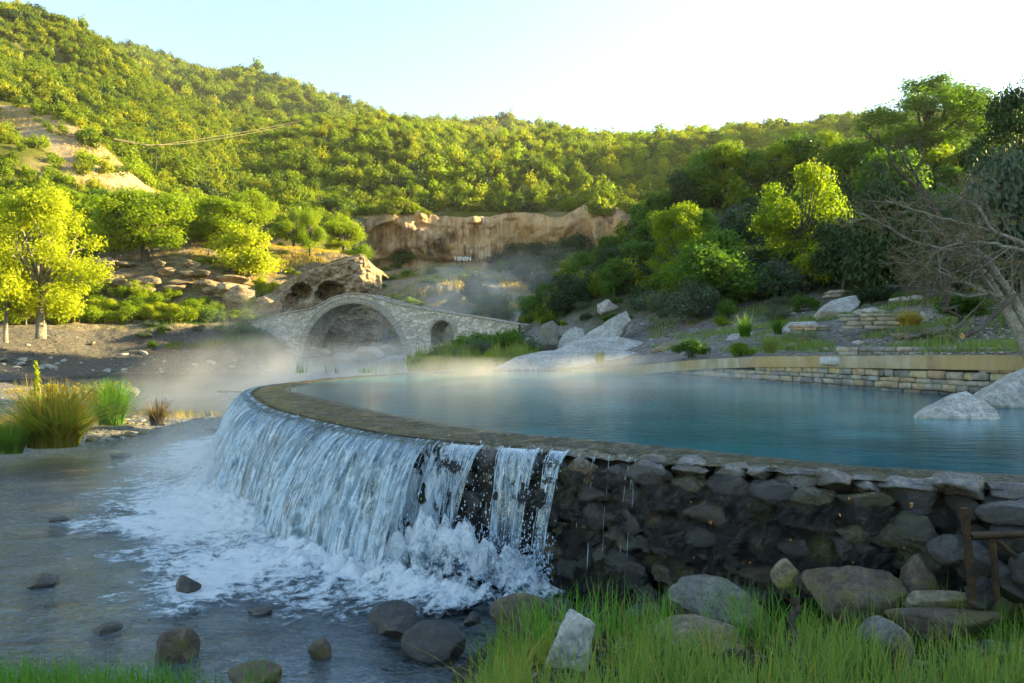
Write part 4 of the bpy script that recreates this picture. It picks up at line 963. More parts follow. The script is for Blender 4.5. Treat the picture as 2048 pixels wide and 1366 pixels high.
def pb(x, y, c): return (fbm(c[..., 0]/4, c[..., 1]/4, 0, 3, 72) > -.08)*(1 - .9*((y > 262) & (y < 326) & (x > 25) & (x < 215) & (fbm(c[..., 0]/6, c[..., 1]/6, 0, 2, 73) > -.3)))
fr(S_bare, 2300, -500, 500, .5, 1.5, FB + FH, 'bare_slope_shrubs', 4, pb)
fr(S_mid, 900, 0, 0, .9, 2.2, FH, 'cliff_edge_shrubs', 6, lambda x, y, c: ((x > 690) & (x < 1420) & (y > 404) & (y < 430)).astype(float))
def pcl(x, y, c): return np.where(y < 430, 1., .0)*(x > 690)*(fbm(x/30, 0, 0, 2, 73) > 0)
fr(S_cliff, 110, 0, 0, 1.0, 2.0, FH[:3], 'cliff_top_shrubs', 5, pcl)
# ------------------------------------------------------------------ trees, bushes
def onsheet(S, px, py):
    P = S['P']; y = np.maximum(P[..., 1], .1); ax = 1024 + F*P[..., 0]/y; ay = HY - F*(P[..., 2]-CH)/y
    d = np.hypot(ax-px, ay-py) + .02*P[..., 1]; k = np.unravel_index(np.argmin(d), d.shape); return P[k].copy()
def ph(me): 
    z = np.empty(len(me.vertices)*3, np.float32); me.vertices.foreach_get('co', z); z = z.reshape(-1, 3); return np.percentile(z[:, 2], 99), np.percentile(np.abs(z[:, 0]), 98)
P_round = [proto('a', 600+i, 1.5, 2.1, .9, 22, .5, .9, 5200, .10, L_mid, M_bark, 1.2, .12, .45) for i in range(3)]
P_dark = [proto('a', 610+i, 1.5, 2.0, .7, 22, .5, .9, 5200, .095, L_dark, M_bark, 1.0, .12, .45) for i in range(2)]
P_bright = [proto('a', 620+i, 1.5, 2.0, .9, 20, .45, .85, 5200, .11, L_bright, M_bark, 1.2, .12, .45) for i in range(3)]
P_yel = [proto('a', 630+i, 1.4, 2.3, .6, 20, .4, .8, 6000, .085, L_yellow, M_barkpale, 1.0, .1, .3) for i in range(2)]
P_grey = [proto('a', 640+i, 1.5, 1.6, .5, 20, .45, .8, 5600, .08, L_grey, M_barkpale, .8, .08, .4) for i in range(2)]
P_open = [proto('a', 650+i, 2.0, 4.3, .8, 70, .35, .75, 26000, .06, (L_bright, L_mid, L_yellow, L_dark)[i], (M_bark, M_bark, M_barkpale, M_bark)[i], 1.7, .15, .3, .8, 26) for i in range(4)]
P_low = [proto('a', 660+i, 1.1, .7, .25, 14, .35, .6, 2600, .07, (L_mid, L_bright, L_dark, L_grey)[i], M_bark, .35, .05, .4) for i in range(4)]
P_fine = [proto('a', 670+i, 1.5, 2.1, .9, 34, .35, .7, 15000, .058, L_bright, M_bark, 1.2, .12, .4, .8) for i in range(3)]
_ht = {}
def pt(pr, S, px, py, top, label, cat='tree', name='tree', group=None, wpx=None, Z=None, rz=None, sink=.05, tilt=0):
    p_ = onsheet(S, px, py) if S is not None else at(px, py, Z)
    if Z is not None and S is not None: p_ = at(px, py, Z)
    if pr not in _ht: _ht[pr] = ph(pr[1])
    h_, w_ = _ht[pr]; Zp = p_[1]; H = (py-top)/F*Zp; sz = H/h_; sx = sz if wpx is None else wpx/2/F*Zp/w_
    p_[2] -= sink*sz
    return plant(pr, p_, sx, R.uniform(0, 6.28) if rz is None else rz, label, cat, group, name, sz, tilt)
B = S_bank
pt(P_open[2], B, 82, 655, 385, 'tall sunlit yellow-green tree with pale forked branches at the left river bank', wpx=205, Z=60)
pt(P_yel[0], B, 12, 662, 500, 'smaller golden tree at the very left edge with leaning dark trunk', wpx=90, Z=58)
pt(P_fine[0], B, 292, 522, 383, 'broad rounded tree above the dark rock strata of the left knoll', wpx=165)
pt(P_fine[1], B, 225, 520, 415, 'dense green tree left of the broad rounded one on the knoll', wpx=120)
pt(P_fine[2], B, 432, 497, 398, 'rounded tree on the knoll just left above the willowy yellow bush', wpx=120)
pt(P_fine[0], B, 500, 470, 380, 'upright green tree on the crest of the knoll', wpx=80)
pt(P_fine[1], B, 592, 478, 405, 'small tree on the knoll crest above the bright rocks', wpx=75)
pt(P_yel[1], B, 497, 562, 452, 'soft yellow willow-like bush standing on the rock ledge', 'bush', 'willow_bush', wpx=112)
pt(P_fine[2], B, 618, 512, 418, 'slim two-storied green tree alone on the pale rocks', wpx=50)
pt(P_fine[0], B, 692, 500, 436, 'green tree on the knoll edge, left of the last bush', wpx=82)
pt(P_low[1], B, 742, 508, 472, 'round green bush at the very end of the knoll', 'bush', 'bush', wpx=46)
def spread(S, n, prob, seed, mind):
    pts = scatter(S, n*12, prob, seed); keep = []
    for q in pts:
        if all((q[0]-k[0])**2+(q[1]-k[1])**2 > mind**2 for k in keep): keep.append(q)
        if len(keep) >= n: break
    return np.array(keep)
rg = np.random.default_rng(77)
KZ = ([(60, 'at the left edge'), (200, 'behind the yellow tree'), (340, 'behind the rounded tree'), (450, 'above the strata'), (999, 'near the open end')], [(410, 'on the crest of'), (455, 'amid'), (999, 'at the lower rim of')], 'the left wood')
HZ = ([(1180, 'above the pale limestone'), (1330, 'left of the slender lime tree'), (1500, 'between the two lime trees'), (1700, 'around the round lime tree'), (1860, 'around the biggest evergreen'), (9999, 'toward the right edge')], [(345, 'near the skyline of'), (430, 'high on'), (520, 'midway up'), (9999, 'low on')], 'the right hill')
def zone(q, s, kind, Z_):
    px, py = 1024+F*q[0]/q[1], HY-F*(q[2]-CH)/q[1]
    a_ = next(t for l, t in Z_[0] if px < l); b_ = next(t for l, t in Z_[1] if py < l); sz = 'large' if s > 1.25 else ('small' if s < .85 else 'medium')
    return '%s %s tree %s %s, %s' % (sz, kind, b_, Z_[2], a_)
def pk(x, y, c): return ((x > -60) & (x < 640) & (y < np.interp(x, [0, 200, 350, 450, 640], [600, 500, 475, 470, 455])) & (y > 380)).astype(float)
for q in spread(B, 66, pk, 3, 2.0):
    pr = [P_bright[0], P_bright[1], P_bright[2], P_round[0]][rg.integers(4)]; s = rg.uniform(.95, 1.7)
    plant(pr, q - [0, 0, .15], s, rg.uniform(0, 6), zone(q, s, 'leafy', KZ), 'tree', 'trees of the left knoll wood', 'tree', s*rg.uniform(.8, 1.1))
def pu(x, y, c): return ((x > 190) & (x < 560) & (y > 590) & (y < 648) | (x < 200) & (x > -40) & (y > 560) & (y < 652)).astype(float)
for q in spread(B, 70, pu, 4, .9):
    pr = [P_low[1], P_yel[1], P_low[1]][rg.integers(3)]; s = rg.uniform(.8, 1.5)
    plant(pr, q, s*.6 if pr is P_yel[1] else s, rg.uniform(0, 6), 'low yellow-green shrub glowing in the sun at the foot of the strata', 'bush', 'shrubs at the foot of the knoll', 'shrub')
def pu2(x, y, c): return ((x > 380) & (x < 745) & (y > 480) & (y < 560)).astype(float)
for q in spread(B, 26, pu2, 5, 1.4):
    plant(P_low[1], q, rg.uniform(.4, .8), rg.uniform(0, 6), 'small sunlit bush dotted among the pale rocks of the knoll', 'bush', 'small bushes on the pale rocks', 'shrub')
def pu3(x, y, c): return ((x > 290) & (x < 560) & (y > 650) & (y < 705)).astype(float)
for q in spread(B, 16, pu3, 6, 1.4):
    plant(P_low[[0, 3][rg.integers(2)]], q, rg.uniform(.6, 1.1), rg.uniform(0, 6), 'dull green bush on the shaded gravel bank left of the bridge', 'bush', 'bushes on the shaded left bank', 'shrub', .6)
# behind the bridge
Sc = S_scree
for (px, py, top, w_, pr, lb) in ((985, 655, 588, 88, P_round[0], 'green bush overhanging the right end of the bridge'),
    (958, 612, 545, 60, P_dark[0], 'dark green tree on the scree above the side arch'), (1010, 545, 520, 40, P_low[0], 'small pale green bush at the foot of the dark trees below the cliff'),
    (812, 520, 485, 55, P_round[1], 'green tree at the left foot of the streaked cliff')):
    pt(pr, Sc, px, py, top, lb, 'tree' if 'tree' in lb else 'bush', wpx=w_, name='tree' if 'tree' in lb else 'bush')
for i, (px, py, top, w_) in enumerate(((985,532,490,60),(1030,540,488,70),(1075,540,486,70),(1120,540,480,75),(1160,540,470,80),(1050,560,510,70),(1110,570,520,80),(1165,580,510,90),(1080,590,545,60),(1140,600,540,80))):
    pt(P_dark[i % 2], Sc, px, py, top, '%s dark tree, counted from the left, in the grove below the cliff' % 'first second third fifth seventh eighth ninth tenth fourth sixth'.split()[i], 'tree', 'tree', 'grove of dark trees below the cliff', wpx=w_)
for q in spread(Sc, 40, lambda x, y, c: ((x > 660) & (x < 990) & (y > 530) & (y < 690)).astype(float), 8, 2.5):
    plant(P_low[rg.integers(2)], q, rg.uniform(.8, 1.7), rg.uniform(0, 6), 'low scrub bush on the scree slope behind the bridge', 'bush', 'scrub on the scree slope', 'shrub', rg.uniform(.6, 1.1))
# right hill
H_ = S_right
pt(P_fine[1], H_, 1608, 545, 336, 'rounded bright lime tree glowing in the sun on the right hillside', wpx=178)
pt(P_open[0], H_, 1362, 575, 412, 'slender small tree with a lime crown above the grey-green bush', wpx=105)
pt(P_dark[0], H_, 1752, 590, 362, 'big dark rounded evergreen behind the bare twiggy tree', wpx=170)
pt(P_dark[1], H_, 1690, 585, 440, 'dark evergreen left of the biggest dark one', wpx=100)
pt(P_open[1], None, 1862, 330, 162, 'large open-crowned tree standing out against the sky on the right ridge', Z=74, wpx=200)
pt(P_open[3], None, 2030, 620, 178, 'tall dark tree cut by the right edge of the view, its top against the sky', Z=27, wpx=165)
pt(P_grey[0], None, 1960, 560, 322, 'grey-green leafy tree above the bare branches near the right edge', Z=24, wpx=190)
pt(P_grey[1], None, 2050, 600, 300, 'grey-green tree behind the bare tree at the right edge', Z=22, wpx=200)
pt(P_round[1], None, 1920, 640, 590, 'holly-like bush with glossy leaves under the bare tree', 'bush', 'bush', Z=19.6, wpx=95)
pt(P_grey[0], H_, 1372, 645, 556, 'large grey-green bush at the foot of the hillside', 'bush', 'bush', wpx=125)
pt(P_low[0], H_, 1602, 622, 588, 'small round green bush alone on the dark soil', 'bush', 'bush', wpx=42)
pt(P_low[2], H_, 1738, 606, 572, 'low dark creeping bush among the bank stones', 'bush', 'bush', wpx=78)
pt(P_low[1], H_, 1745, 632, 616, 'tiny bright green bush right of the white slab', 'bush', 'bush', wpx=22)
pt(P_low[0], None, 1384, 716, 678, 'broad-leaved green plant behind the pool coping', 'plant', 'plant', Z=26.5, wpx=62)
pt(P_low[1], None, 1482, 712, 684, 'bright leafy plant behind the coping, right of the broad-leaved one', 'plant', 'plant', Z=24, wpx=48)
pt(P_low[1], None, 975, 738, 706, 'bright green bush at the far pool edge', 'bush', 'bush', Z=34, wpx=50)
for i, (px, top, ww, pr) in enumerate(((1322,388,80,P_round[0]),(1362,345,80,P_dark[0]),(1405,305,92,P_round[1]),(1452,290,100,P_fine[0]),(1500,306,80,P_round[2]),(1545,290,90,P_fine[2]),(1592,272,100,P_round[0]),(1645,268,105,P_fine[1]),(1692,286,90,P_round[1]),(1738,300,90,P_dark[1]),(1785,290,90,P_round[2]))):
    g_ = onsheet(H_, px, 60+{0: 395, 1: 370}.get(i, 300)); Zc_ = 78 if i < 8 else 74; zg = hgt(H_, (px-1024)/F*Zc_, Zc_)
    pt(pr, None, px, HY-F*(zg-CH)/Zc_, top, 'tree on the crest of the right hill, %s from the left' % 'first second third fourth fifth sixth seventh eighth ninth tenth eleventh'.split()[i], 'tree', 'tree', 'crest trees of the right hill', Z=Zc_, wpx=ww)
def veg(x): return np.interp(x, [1030, 1060, 1110, 1160, 1210, 1260, 1330, 1450, 1560, 1700, 1800, 1900, 2060], [655, 662, 655, 618, 596, 620, 640, 626, 604, 572, 566, 590, 600])
def pr_(x, y, c): return ((x > 1035) & (x < 2080) & (y < veg(x)) & (y > 200)).astype(float)*(60/c[..., 1])**.6
pts = spread(H_, 200, pr_, 9, 1.8)
hero = [(1608, 440, 95), (1362, 450, 50)]
for q in pts:
    px, py = 1024+F*q[0]/q[1], HY-F*(q[2]-CH)/q[1]
    if any(abs(px-a_) < r_ and q[1] < 48 and py < b_+120 and py > b_ for a_, b_, r_ in hero): continue
    k = rg.random(); near_ = q[1] < 40
    if k < .42: pr, lb = P_round[rg.integers(3)], 'mid-green'
    elif k < .72: pr, lb = P_dark[rg.integers(2)], 'dark evergreen'
    elif k < .86: pr, lb = P_grey[rg.integers(2)], 'grey-green'
    else: pr, lb = P_bright[rg.integers(3)], 'yellow-green'
    s = rg.uniform(.65, 1.2)*(.75 if near_ else 1.1)*(1 + .3*(rg.random() < .12))
    if any((t_ > 3) & (l_ < w_) & (q[2]+2.0*s > z_) for t_, l_, z_, w_ in (sun_path(q[0], q[1], k_) for k_ in BEAMS)): s = max(.5, s*.5)
    plant(pr, q - [0, 0, .2*s], s, rg.uniform(0, 6), zone(q, s, lb, HZ), 'tree', 'trees of the right hillside', 'tree', s*rg.uniform(.75, 1.1))
def pl_(x, y, c): return ((x > 1080) & (x < 1900) & (y < veg(x)+45) & (y > veg(x)-30)).astype(float)
for q in spread(H_, 46, pl_, 10, 1.0):
    k = rg.integers(4); s = rg.uniform(.35, .85)
    plant(P_low[k], q, s, rg.uniform(0, 6), ('green', 'yellowish green', 'dark green', 'grey-green')[k] + ' low bush along the foot of the right hillside', 'bush', 'low bushes at the foot of the right hillside', 'shrub', s*rg.uniform(.8, 1.2))
fr(S_right, 2600, 0, 0, .5, 1.1, FH + FD, 'right_hill_undergrowth', 13, lambda x, y, c: ((x > 1035) & (x < 2100) & (y < veg(x)-8)).astype(float)*clear_of(c, 1.5)*(50/c[..., 1]))
fr(B, 900, 0, 0, .5, 1.2, FB, 'knoll_undergrowth', 14, pk)
fr(S_right, 2600, 0, 0, .9, 2.2, FH + FD, 'right_hill_woods', 12, lambda x, y, c: clear_of(c)*((x > 2090) & (c[..., 1] > 9) & (c[..., 2] > 3.0) | (x > 1250) & (c[..., 1] > 92)).astype(float))
fr(S_right, 420, 0, 0, .6, 1.3, FD + FH, 'crest_undergrowth', 15, lambda x, y, c: ((x > 1380) & (x < 1640) & (y > 330) & (y < 440)).astype(float))
# ------------------------------------------------------------------ outcrop with hollows left behind the bridge
nu, nv = 260, 130
U = np.linspace(505, 742, nu); T = np.linspace(0, 1, nv); Uu, Tt = np.meshgrid(U, T, indexing='ij')
topy = np.interp(U, [505, 530, 555, 600, 640, 690, 725, 742], [612, 592, 572, 546, 530, 514, 508, 528]); bot = np.interp(U, [505, 742], [662, 690])
Yp = bot[:, None]*(1-Tt) + topy[:, None]*Tt
Z = 80.5 + 3.5*Tt**2 + 1.2*fbm(Uu/45, Yp/30, 0, 4, 401) + .5*fbm(Uu/9, Yp/7, 0, 4, 402) + .25*fbm(Uu/3, Yp/3, 0, 3, 403)
for (a_, b_, rx, ry, dp) in ((603, 583, 21, 17, 3.6), (663, 585, 27, 21, 4.5), (637, 592, 8, 10, 2), (583, 606, 14, 20, 2.2), (615, 612, 12, 14, -1.0), (596, 618, 10, 14, -.8)):
    d_ = np.hypot((Uu-a_)/rx, (Yp-b_ - (0 if dp > 0 else 0))/ry); Z = Z + dp*sstep(1.15, .75, d_ + .12*fbm(Uu/8, Yp/8, 0, 3, 404))
Z = np.where(Tt > .97, Z+2.5, Z)
P = np.stack([(Uu-1024)/F*Z, Z, CH+(HY-Yp)/F*Z], -1)
e_ = P.copy(); Q = np.pad(P, ((1, 1), (1, 1), (0, 0)), mode='edge'); Q[0, :, 1] += 7; Q[-1, :, 1] += 7; Q[:, -1, 1] += 6; Q[:, -1, 2] -= .5; Q[:, 0, 2] -= 4
M_cave = rockmat('hollowed_rock', [(.26,.18,.10), (.48,.36,.21), (.64,.51,.33)], .5, space='pos', strat=1.5, bump=1, dist=.25)
oc = (-20.0, 81.0, 0.0); tag(mesh('rock_outcrop', Q.reshape(-1, 3)-np.array(oc), grid_faces(nu+2, nv+2), M_cave, smooth=True, loc=oc), 'sunlit golden rock outcrop with two cave hollows behind the bridge arch', 'rock')
# ------------------------------------------------------------------ rocks
def rock(px, py, Z, wpx, hpx, seed, mat, label, cat='rock', depth=.8, cuts=9, rough=.1, tilt=0, rz=0, layers=0, sub=4, group=None, name='rock', base=True):
    """py = the rock's lowest visible row"""
    w_, h_ = wpx/F*Z, hpx/F*Z; V, Fc = rock_geo(seed, (w_*1.12, w_*depth, h_*1.45), sub, cuts, rough, rz, tilt, layers)
    lo, hi = V.min(0), V.max(0); V = (V-(lo+hi)/2)*np.array([w_/(hi[0]-lo[0]), min(1.3, max(.8, w_*depth/(hi[1]-lo[1]))), h_*1.3/(hi[2]-lo[2])])
    c = at(px, py, Z); c[2] += h_*.35
    return tag(mesh(name, V, Fc, mat, smooth=cuts < 20, loc=c), label, cat, group)
rock(1140, 1366, 4.2, 104, 148, 11, M_white, 'tall white limestone rock in the grass at the front', cuts=12, rough=.16, sub=5)
rock(1036, 1262, 5.6, 112, 78, 12, M_brown, 'rounded olive-brown boulder at the water edge behind the white rock', sub=5)
rock(1045, 1325, 5.0, 86, 92, 13, M_brown, 'steep brown stone leaning below the olive boulder')
rock(784, 1252, 6.2, 100, 40, 14, M_wet, 'flat-topped black wet rock at the foam edge')
rock(792, 1268, 6.0, 80, 34, 114, M_wet, 'black wet rock wedged under the flat-topped one')
rock(374, 1184, 7.25, 52, 36, 15, M_wet, 'small dark pointed rock alone in the shallow stream')
rock(350, 1312, 5.75, 88, 58, 16, M_brown, 'smooth brown boulder in the shallows near the left grass', cuts=5, sub=5)
rock(640, 1312, 5.75, 48, 34, 17, M_brown, 'small brown stone in the shallows')
rock(868, 1292, 5.75, 130, 44, 18, M_wet, 'long low dark boulder under the foam edge', cuts=6)
rock(868, 1226, 6.7, 56, 20, 19, M_wet, 'thin dark rock half drowned in foam')
rock(920, 1214, 6.8, 66, 26, 20, M_wet, 'dark slanting rock in the foam beside the splash')
rock(944, 1248, 6.2, 34, 24, 21, M_wet, 'small black stone between foam and olive boulder')
rock(1108, 1228, 6.3, 70, 30, 28, M_wet, 'dark wet rock behind the white rock at the stream edge')
rock(1434, 1240, 5.35, 200, 80, 22, M_grey, 'long pale rounded boulder lying against the dam foot', cuts=11, rough=.12, tilt=.22, sub=5)
rock(1388, 1288, 4.75, 176, 48, 23, M_tan, 'flat yellowish slab in the grass', cuts=8, depth=.7, sub=5)
rock(1718, 1232, 5.0, 190, 98, 24, M_brown, 'large humped brown boulder under the culvert', cuts=12, rough=.14, sub=5)
rock(1836, 1206, 5.1, 78, 98, 25, M_brown, 'upright rusty brown stone beside the culvert mouth', cuts=12, rough=.15)
rock(1570, 1172, 5.45, 58, 56, 26, M_tan, 'small yellow-mossed stone at the dam foot')
rock(1892, 1218, 4.85, 168, 36, 27, M_tan, 'orange-brown elongated stone, upper of the two', depth=.35, cuts=6, tilt=.08)
rock(1886, 1262, 4.65, 236, 46, 29, M_brown, 'long pale brown stone, lower of the two', depth=.35, cuts=6, tilt=-.04)
rock(1772, 1318, 4.25, 104, 82, 30, M_grey, 'grey-brown rock half hidden in the right grass')
rock(1215, 1290, 4.9, 60, 26, 31, M_mud, 'low muddy stone right of the white rock')
rock(505, 1366, 5.0, 116, 34, 32, M_brown, 'flat brown stone in the left grass at the bottom')
for i, (px, py, Z, a_, b_) in enumerate(((1960,1150,4.95,90,70),(2030,1110,4.95,100,80),(1900,1120,5.05,80,50),(2020,1190,4.7,90,60),(1955,1205,4.75,70,50),(2080,1180,4.6,120,90),(1490,1215,5.6,120,40),(1300,1235,5.9,110,34),(1640,1190,5.25,90,50))):
    rock(px, py, Z, a_, b_, 40+i, M_wet, 'black wet rock piled at the foot of the dam wall', group='wet rocks at the dam foot')
rock(2035, 1045, 5.0, 150, 40, 51, M_wet, 'long blue-black stone under the last cap stone', cuts=5)
for i, (px, py, a_, b_) in enumerate(((920,918,60,12),(425,905,50,10),(240,913,45,6),(430,862,34,8),(80,1168,70,20),(210,1262,60,12),(520,1225,50,10),(120,1040,40,6))):
    q = gnd(px, py, -1.5); 
    if px == 920: continue
    rock(px, py, q[1], a_, b_, 60+i, M_wet, 'dark stone barely breaking the stream surface', group='stones breaking the stream surface')
# rocks in the pool
def slab(front, Z, depth, drop, label, seed, mat=M_white, rough=.03, back=.75, up=.0, lean=.6):
    y0, y1 = min(q[1] for q in front), max(q[1] for q in front)
    f_ = [at(px, py, Z + lean*depth*(y1-py)/(y1-y0) + .08*depth*(k % 2)) for k, (px, py) in enumerate(front)]; cx = np.mean(f_, 0); pts = list(f_)
    for p_ in f_: q_ = cx + (p_-cx)*back; pts.append(q_ + np.array([0, depth*(1-lean*.7), depth*up - .12*depth]))
    pts += [p_ - np.array([0, -.1*depth, drop]) for p_ in f_ if p_[2] < cx[2]]
    O = np.array([cx[0], cx[1], min(p_[2] for p_ in f_)]); V, Fc = hull_geo([p_-O for p_ in pts], 3, rough, seed)
    return tag(mesh('rock', V, Fc, mat, smooth=False, loc=O), label, 'rock')
slab([(1836,830),(1868,812),(1905,790),(1932,782),(1966,800),(1992,822),(2000,838),(1962,842),(1900,836)], 10.4, .9, .3, 'pale pointed boulder rising from the teal pool', 71)
slab([(1962,806),(1990,780),(2048,742),(2130,706),(2200,740),(2180,830),(2060,816),(2010,812)], 12.2, 1.5, .3, 'long sloping pale slab entering the pool from the right edge', 72)
slab([(985,738),(1030,716),(1085,702),(1150,694),(1225,697),(1296,712),(1240,732),(1130,742)], 31.8, 5, .6, 'broad pale limestone slab sloping into the far pool edge', 73, rough=.012, lean=.75, back=.92)
slab([(1098,704),(1150,682),(1215,670),(1285,684),(1310,700),(1250,712),(1150,714)], 38.0, 3.2, .5, 'second pale sheet of rock above the broad slab', 82, rough=.015, lean=.8, back=.9)
slab([(1010,700),(1030,680),(1062,676),(1076,692),(1050,704)], 52.0, 3, .5, 'pale flat rock between waterside bushes and boulders', 83)
slab([(1150,692),(1180,664),(1222,636),(1252,622),(1262,640),(1240,672),(1205,694)], 42.5, 2.6, .8, 'pale slab leaning up the slope right of the boulders', 74)
slab([(1192,684),(1206,662),(1236,650),(1246,664),(1228,686)], 41.5, 1.5, .5, 'whitish wedge boulder in front of the leaning slab', 75)
slab([(1075,690),(1082,652),(1104,640),(1118,652),(1116,690)], 43.5, 1.8, .5, 'upright grey boulder below the overhanging bushes', 76, M_grey)
slab([(1114,694),(1126,668),(1150,652),(1166,658),(1170,674),(1150,696)], 43.0, 1.8, .5, 'grey-white boulder right of the upright grey one', 77)
slab([(1300,702),(1330,686),(1372,680),(1408,690),(1420,704)], 34.5, 2.2, .4, 'low layered tan rock swelling out of the bank', 78, M_tan)
slab([(1440,690),(1462,668),(1500,664),(1530,676),(1536,692)], 31.5, 2.0, .4, 'pale smooth slab end rising from the dark soil', 79)
slab([(1640,622),(1662,600),(1712,592),(1722,604),(1700,624)], 33.0, 2.4, .5, 'white fractured slab below the dark creeping bush', 80)
slab([(1560,662),(1580,644),(1630,642),(1642,656),(1610,668)], 30.0, 1.8, .4, 'flat pale rock left of the pinkish course', 81)
for i, (px, py, a_, b_) in enumerate(((640,716,50,20),(690,722,60,18),(740,716,54,24),(780,726,60,16),(665,702,44,18),(720,700,40,20),(770,706,46,18),(800,722,30,14))):
    rock(px, py, 80-(i > 3)*-3, a_, b_, 260+i, M_white, 'pale river rock seen through the high arch of the bridge', group='rocks seen through the high arch', cuts=16, rough=.14, sub=3)
pt(P_round[0], None, 722, 712, 622, 'dark green bush growing behind the high arch of the bridge', 'bush', 'bush', Z=86, wpx=62)
# right bank limestone
RB = ((1030,660,60,46,40,.8,'white rock beside the scree'),(1045,640,60,40,26,.8,'flat white rock above the one by the scree'),(1215,622,50,44,26,.8,'pale rock under the bush trunks'),
 (1678,590,34,60,14,.8,'thin dark flat rock jutting from the slope'),(1772,578,35,34,20,.8,'pointed bluish white rock high on the bank'),
 (1820,608,31,80,22,.8,'layered grey rock under the twigs'),(1745,632,29,70,20,.8,'blue-grey flat rock right of the fractured slab'),(1835,640,26,70,20,.8,'pinkish long rock in the weeds'))
for i, (px, py, Z, a_, b_, dp, lb) in enumerate(RB):
    p_ = onsheet(S_right if px > 1062 else S_scree, px, py); Zq = p_[1]
    rock(px, py+3, Zq, a_, b_, 120+i, M_white, lb, depth=dp, cuts=26, rough=.16, tilt=-.15 if px < 1300 else .05, layers=9 if i > 2 else 0, sub=4)
for i, (px, py, a_, b_) in enumerate(((1800,678,36,14),(1828,680,36,13),(1856,676,34,13),(1876,668,40,18),(1890,678,36,10),(1858,664,24,10))):
    p_ = onsheet(S_right, px, py); rock(px, py, p_[1], a_, b_, 150+i, M_grey if i else M_tan, ('reddish squarish stone, leftmost of the small pile', 'flat grey stone second in the small pile on the gravel', 'flat grey stone in the middle of the small pile', 'tallest stone of the small pile on the gravel', 'last flat stone at the right of the small pile', 'thin stone lying on top of the small pile')[i], cuts=12, layers=6)
# loose stones as copies of a few meshes
def stones(S, n, prob, seed, s0, s1, mats, label, group, mind=.35):
    pr = []
    for i in range(5):
        V, Fc = rock_geo(700+seed*10+i, (1.3, 1, .55), 2, 9, .12); o = mesh('stone', V, Fc, mats[i % len(mats)], smooth=False); pr.append(o.data); bpy.data.objects.remove(o)
    r2 = np.random.default_rng(seed)
    for q in spread(S, n, prob, seed, mind):
        o = bpy.data.objects.new('stone', pr[r2.integers(5)]); C.collection.objects.link(o); s = s0*(s1/s0)**(r2.random()**1.6)
        o.location = q + [0, 0, .08*s]; o.scale = (s, s, s); o.rotation_euler = (r2.normal()*.2, r2.normal()*.2, r2.uniform(0, 6)); tag(o, label, 'stone', group)
stones(S_right, 120, lambda x, y, c: ((x > 1120) & (x < 2040) & (y > veg(x)) & (y < 706)).astype(float), 21, .12, .6, [M_grey, M_white, M_tan], 'loose broken stone on the bare right bank', 'loose stones on the right bank')
stones(S_bank, 150, lambda x, y, c: ((x > -20) & (x < 600) & (y > 662)).astype(float)*(.3+sstep(690, 735, y)), 22, .2, .9, [M_grey, M_white, M_grey], 'loose stone on the shaded gravel bank across the river', 'loose stones on the left bank')
def gravelset(name, pts, s0, s1, mats, seed):
    pr = []
    for i in range(4):
        V, Fc = rock_geo(900+seed*10+i, (1.3, 1, .5), 1, 7, .1); o = mesh('pebble', V, Fc, mats[i % len(mats)]); ob = bpy.data.objects.new('pebble', o.data); bpy.data.objects.remove(o); pr.append(ob)
    r2 = np.random.default_rng(seed); forest(name, pts, s0*(s1/s0)**(r2.random(len(pts))**2), pr, seed)
gravelset('bank_gravel', scatter(S_bank, 9000, lambda x, y, c: ((x > -40) & (x < 640) & (y > 650)).astype(float), 31), .08, .35, [M_grey, M_white, M_wet, M_grey], 31)
gravelset('right_bank_gravel', scatter(S_right, 9000, lambda x, y, c: ((x > 1060) & (x < 2060) & (y > 590)).astype(float)*(25/c[..., 1])**2, 32), .03, .16, [M_grey, M_white, M_wet, M_tan], 32)
gravelset('scree_gravel', scatter(S_scree, 5000, lambda x, y, c: ((x > 640) & (x < 1100)).astype(float), 33), .1, .45, [M_grey, M_white, M_tan, M_grey], 33)
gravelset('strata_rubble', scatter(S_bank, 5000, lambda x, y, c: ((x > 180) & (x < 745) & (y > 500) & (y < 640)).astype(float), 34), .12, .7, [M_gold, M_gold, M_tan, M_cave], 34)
xb = R.uniform(-22, -6, 7000); yb = R.uniform(17.5, 46, 7000); hb = near_h(xb, yb); k = hb > -1.5
gravelset('bar_gravel', np.stack([xb[k], yb[k], hb[k]], 1), .05, .28, [M_grey, M_white, M_grey, M_tan], 35)
xb = R.uniform(-6, 2, 5000); yb = R.uniform(4.4, 11, 5000); hb = near_h(xb, yb)
gravelset('stream_pebbles', np.stack([xb, yb, hb], 1), .03, .16, [M_brown, M_grey, M_wet, M_tan], 36)
for (px, py, w_, h_, lb) in ((265, 790, 32, 16, 'rounded pale boulder on the stony bar behind the reed tuft'), (322, 808, 28, 15, 'smaller pale boulder right of the rounded one on the bar'), (262, 872, 26, 9, 'sunlit yellow stone at the bar edge'), (290, 868, 24, 9, 'sunlit yellow stone right of its twin at the bar edge'), (185, 882, 30, 7, 'flat brown stone at the bar water edge')):
    q = gnd(px, py, -1.28); rock(px, py, q[1], w_, h_, int(px), M_white if py < 830 else M_tan, lb)
for i, (px, py, w_, h_) in enumerate(((395,738,30,14),(420,735,36,20),(440,742,30,12),(375,742,22,10),(465,738,24,12))):
    rock(px, py+4, 66, w_, h_, 170+i, M_white, 'pale river boulder at the foot of the left bridge abutment', group='boulders by the left abutment')
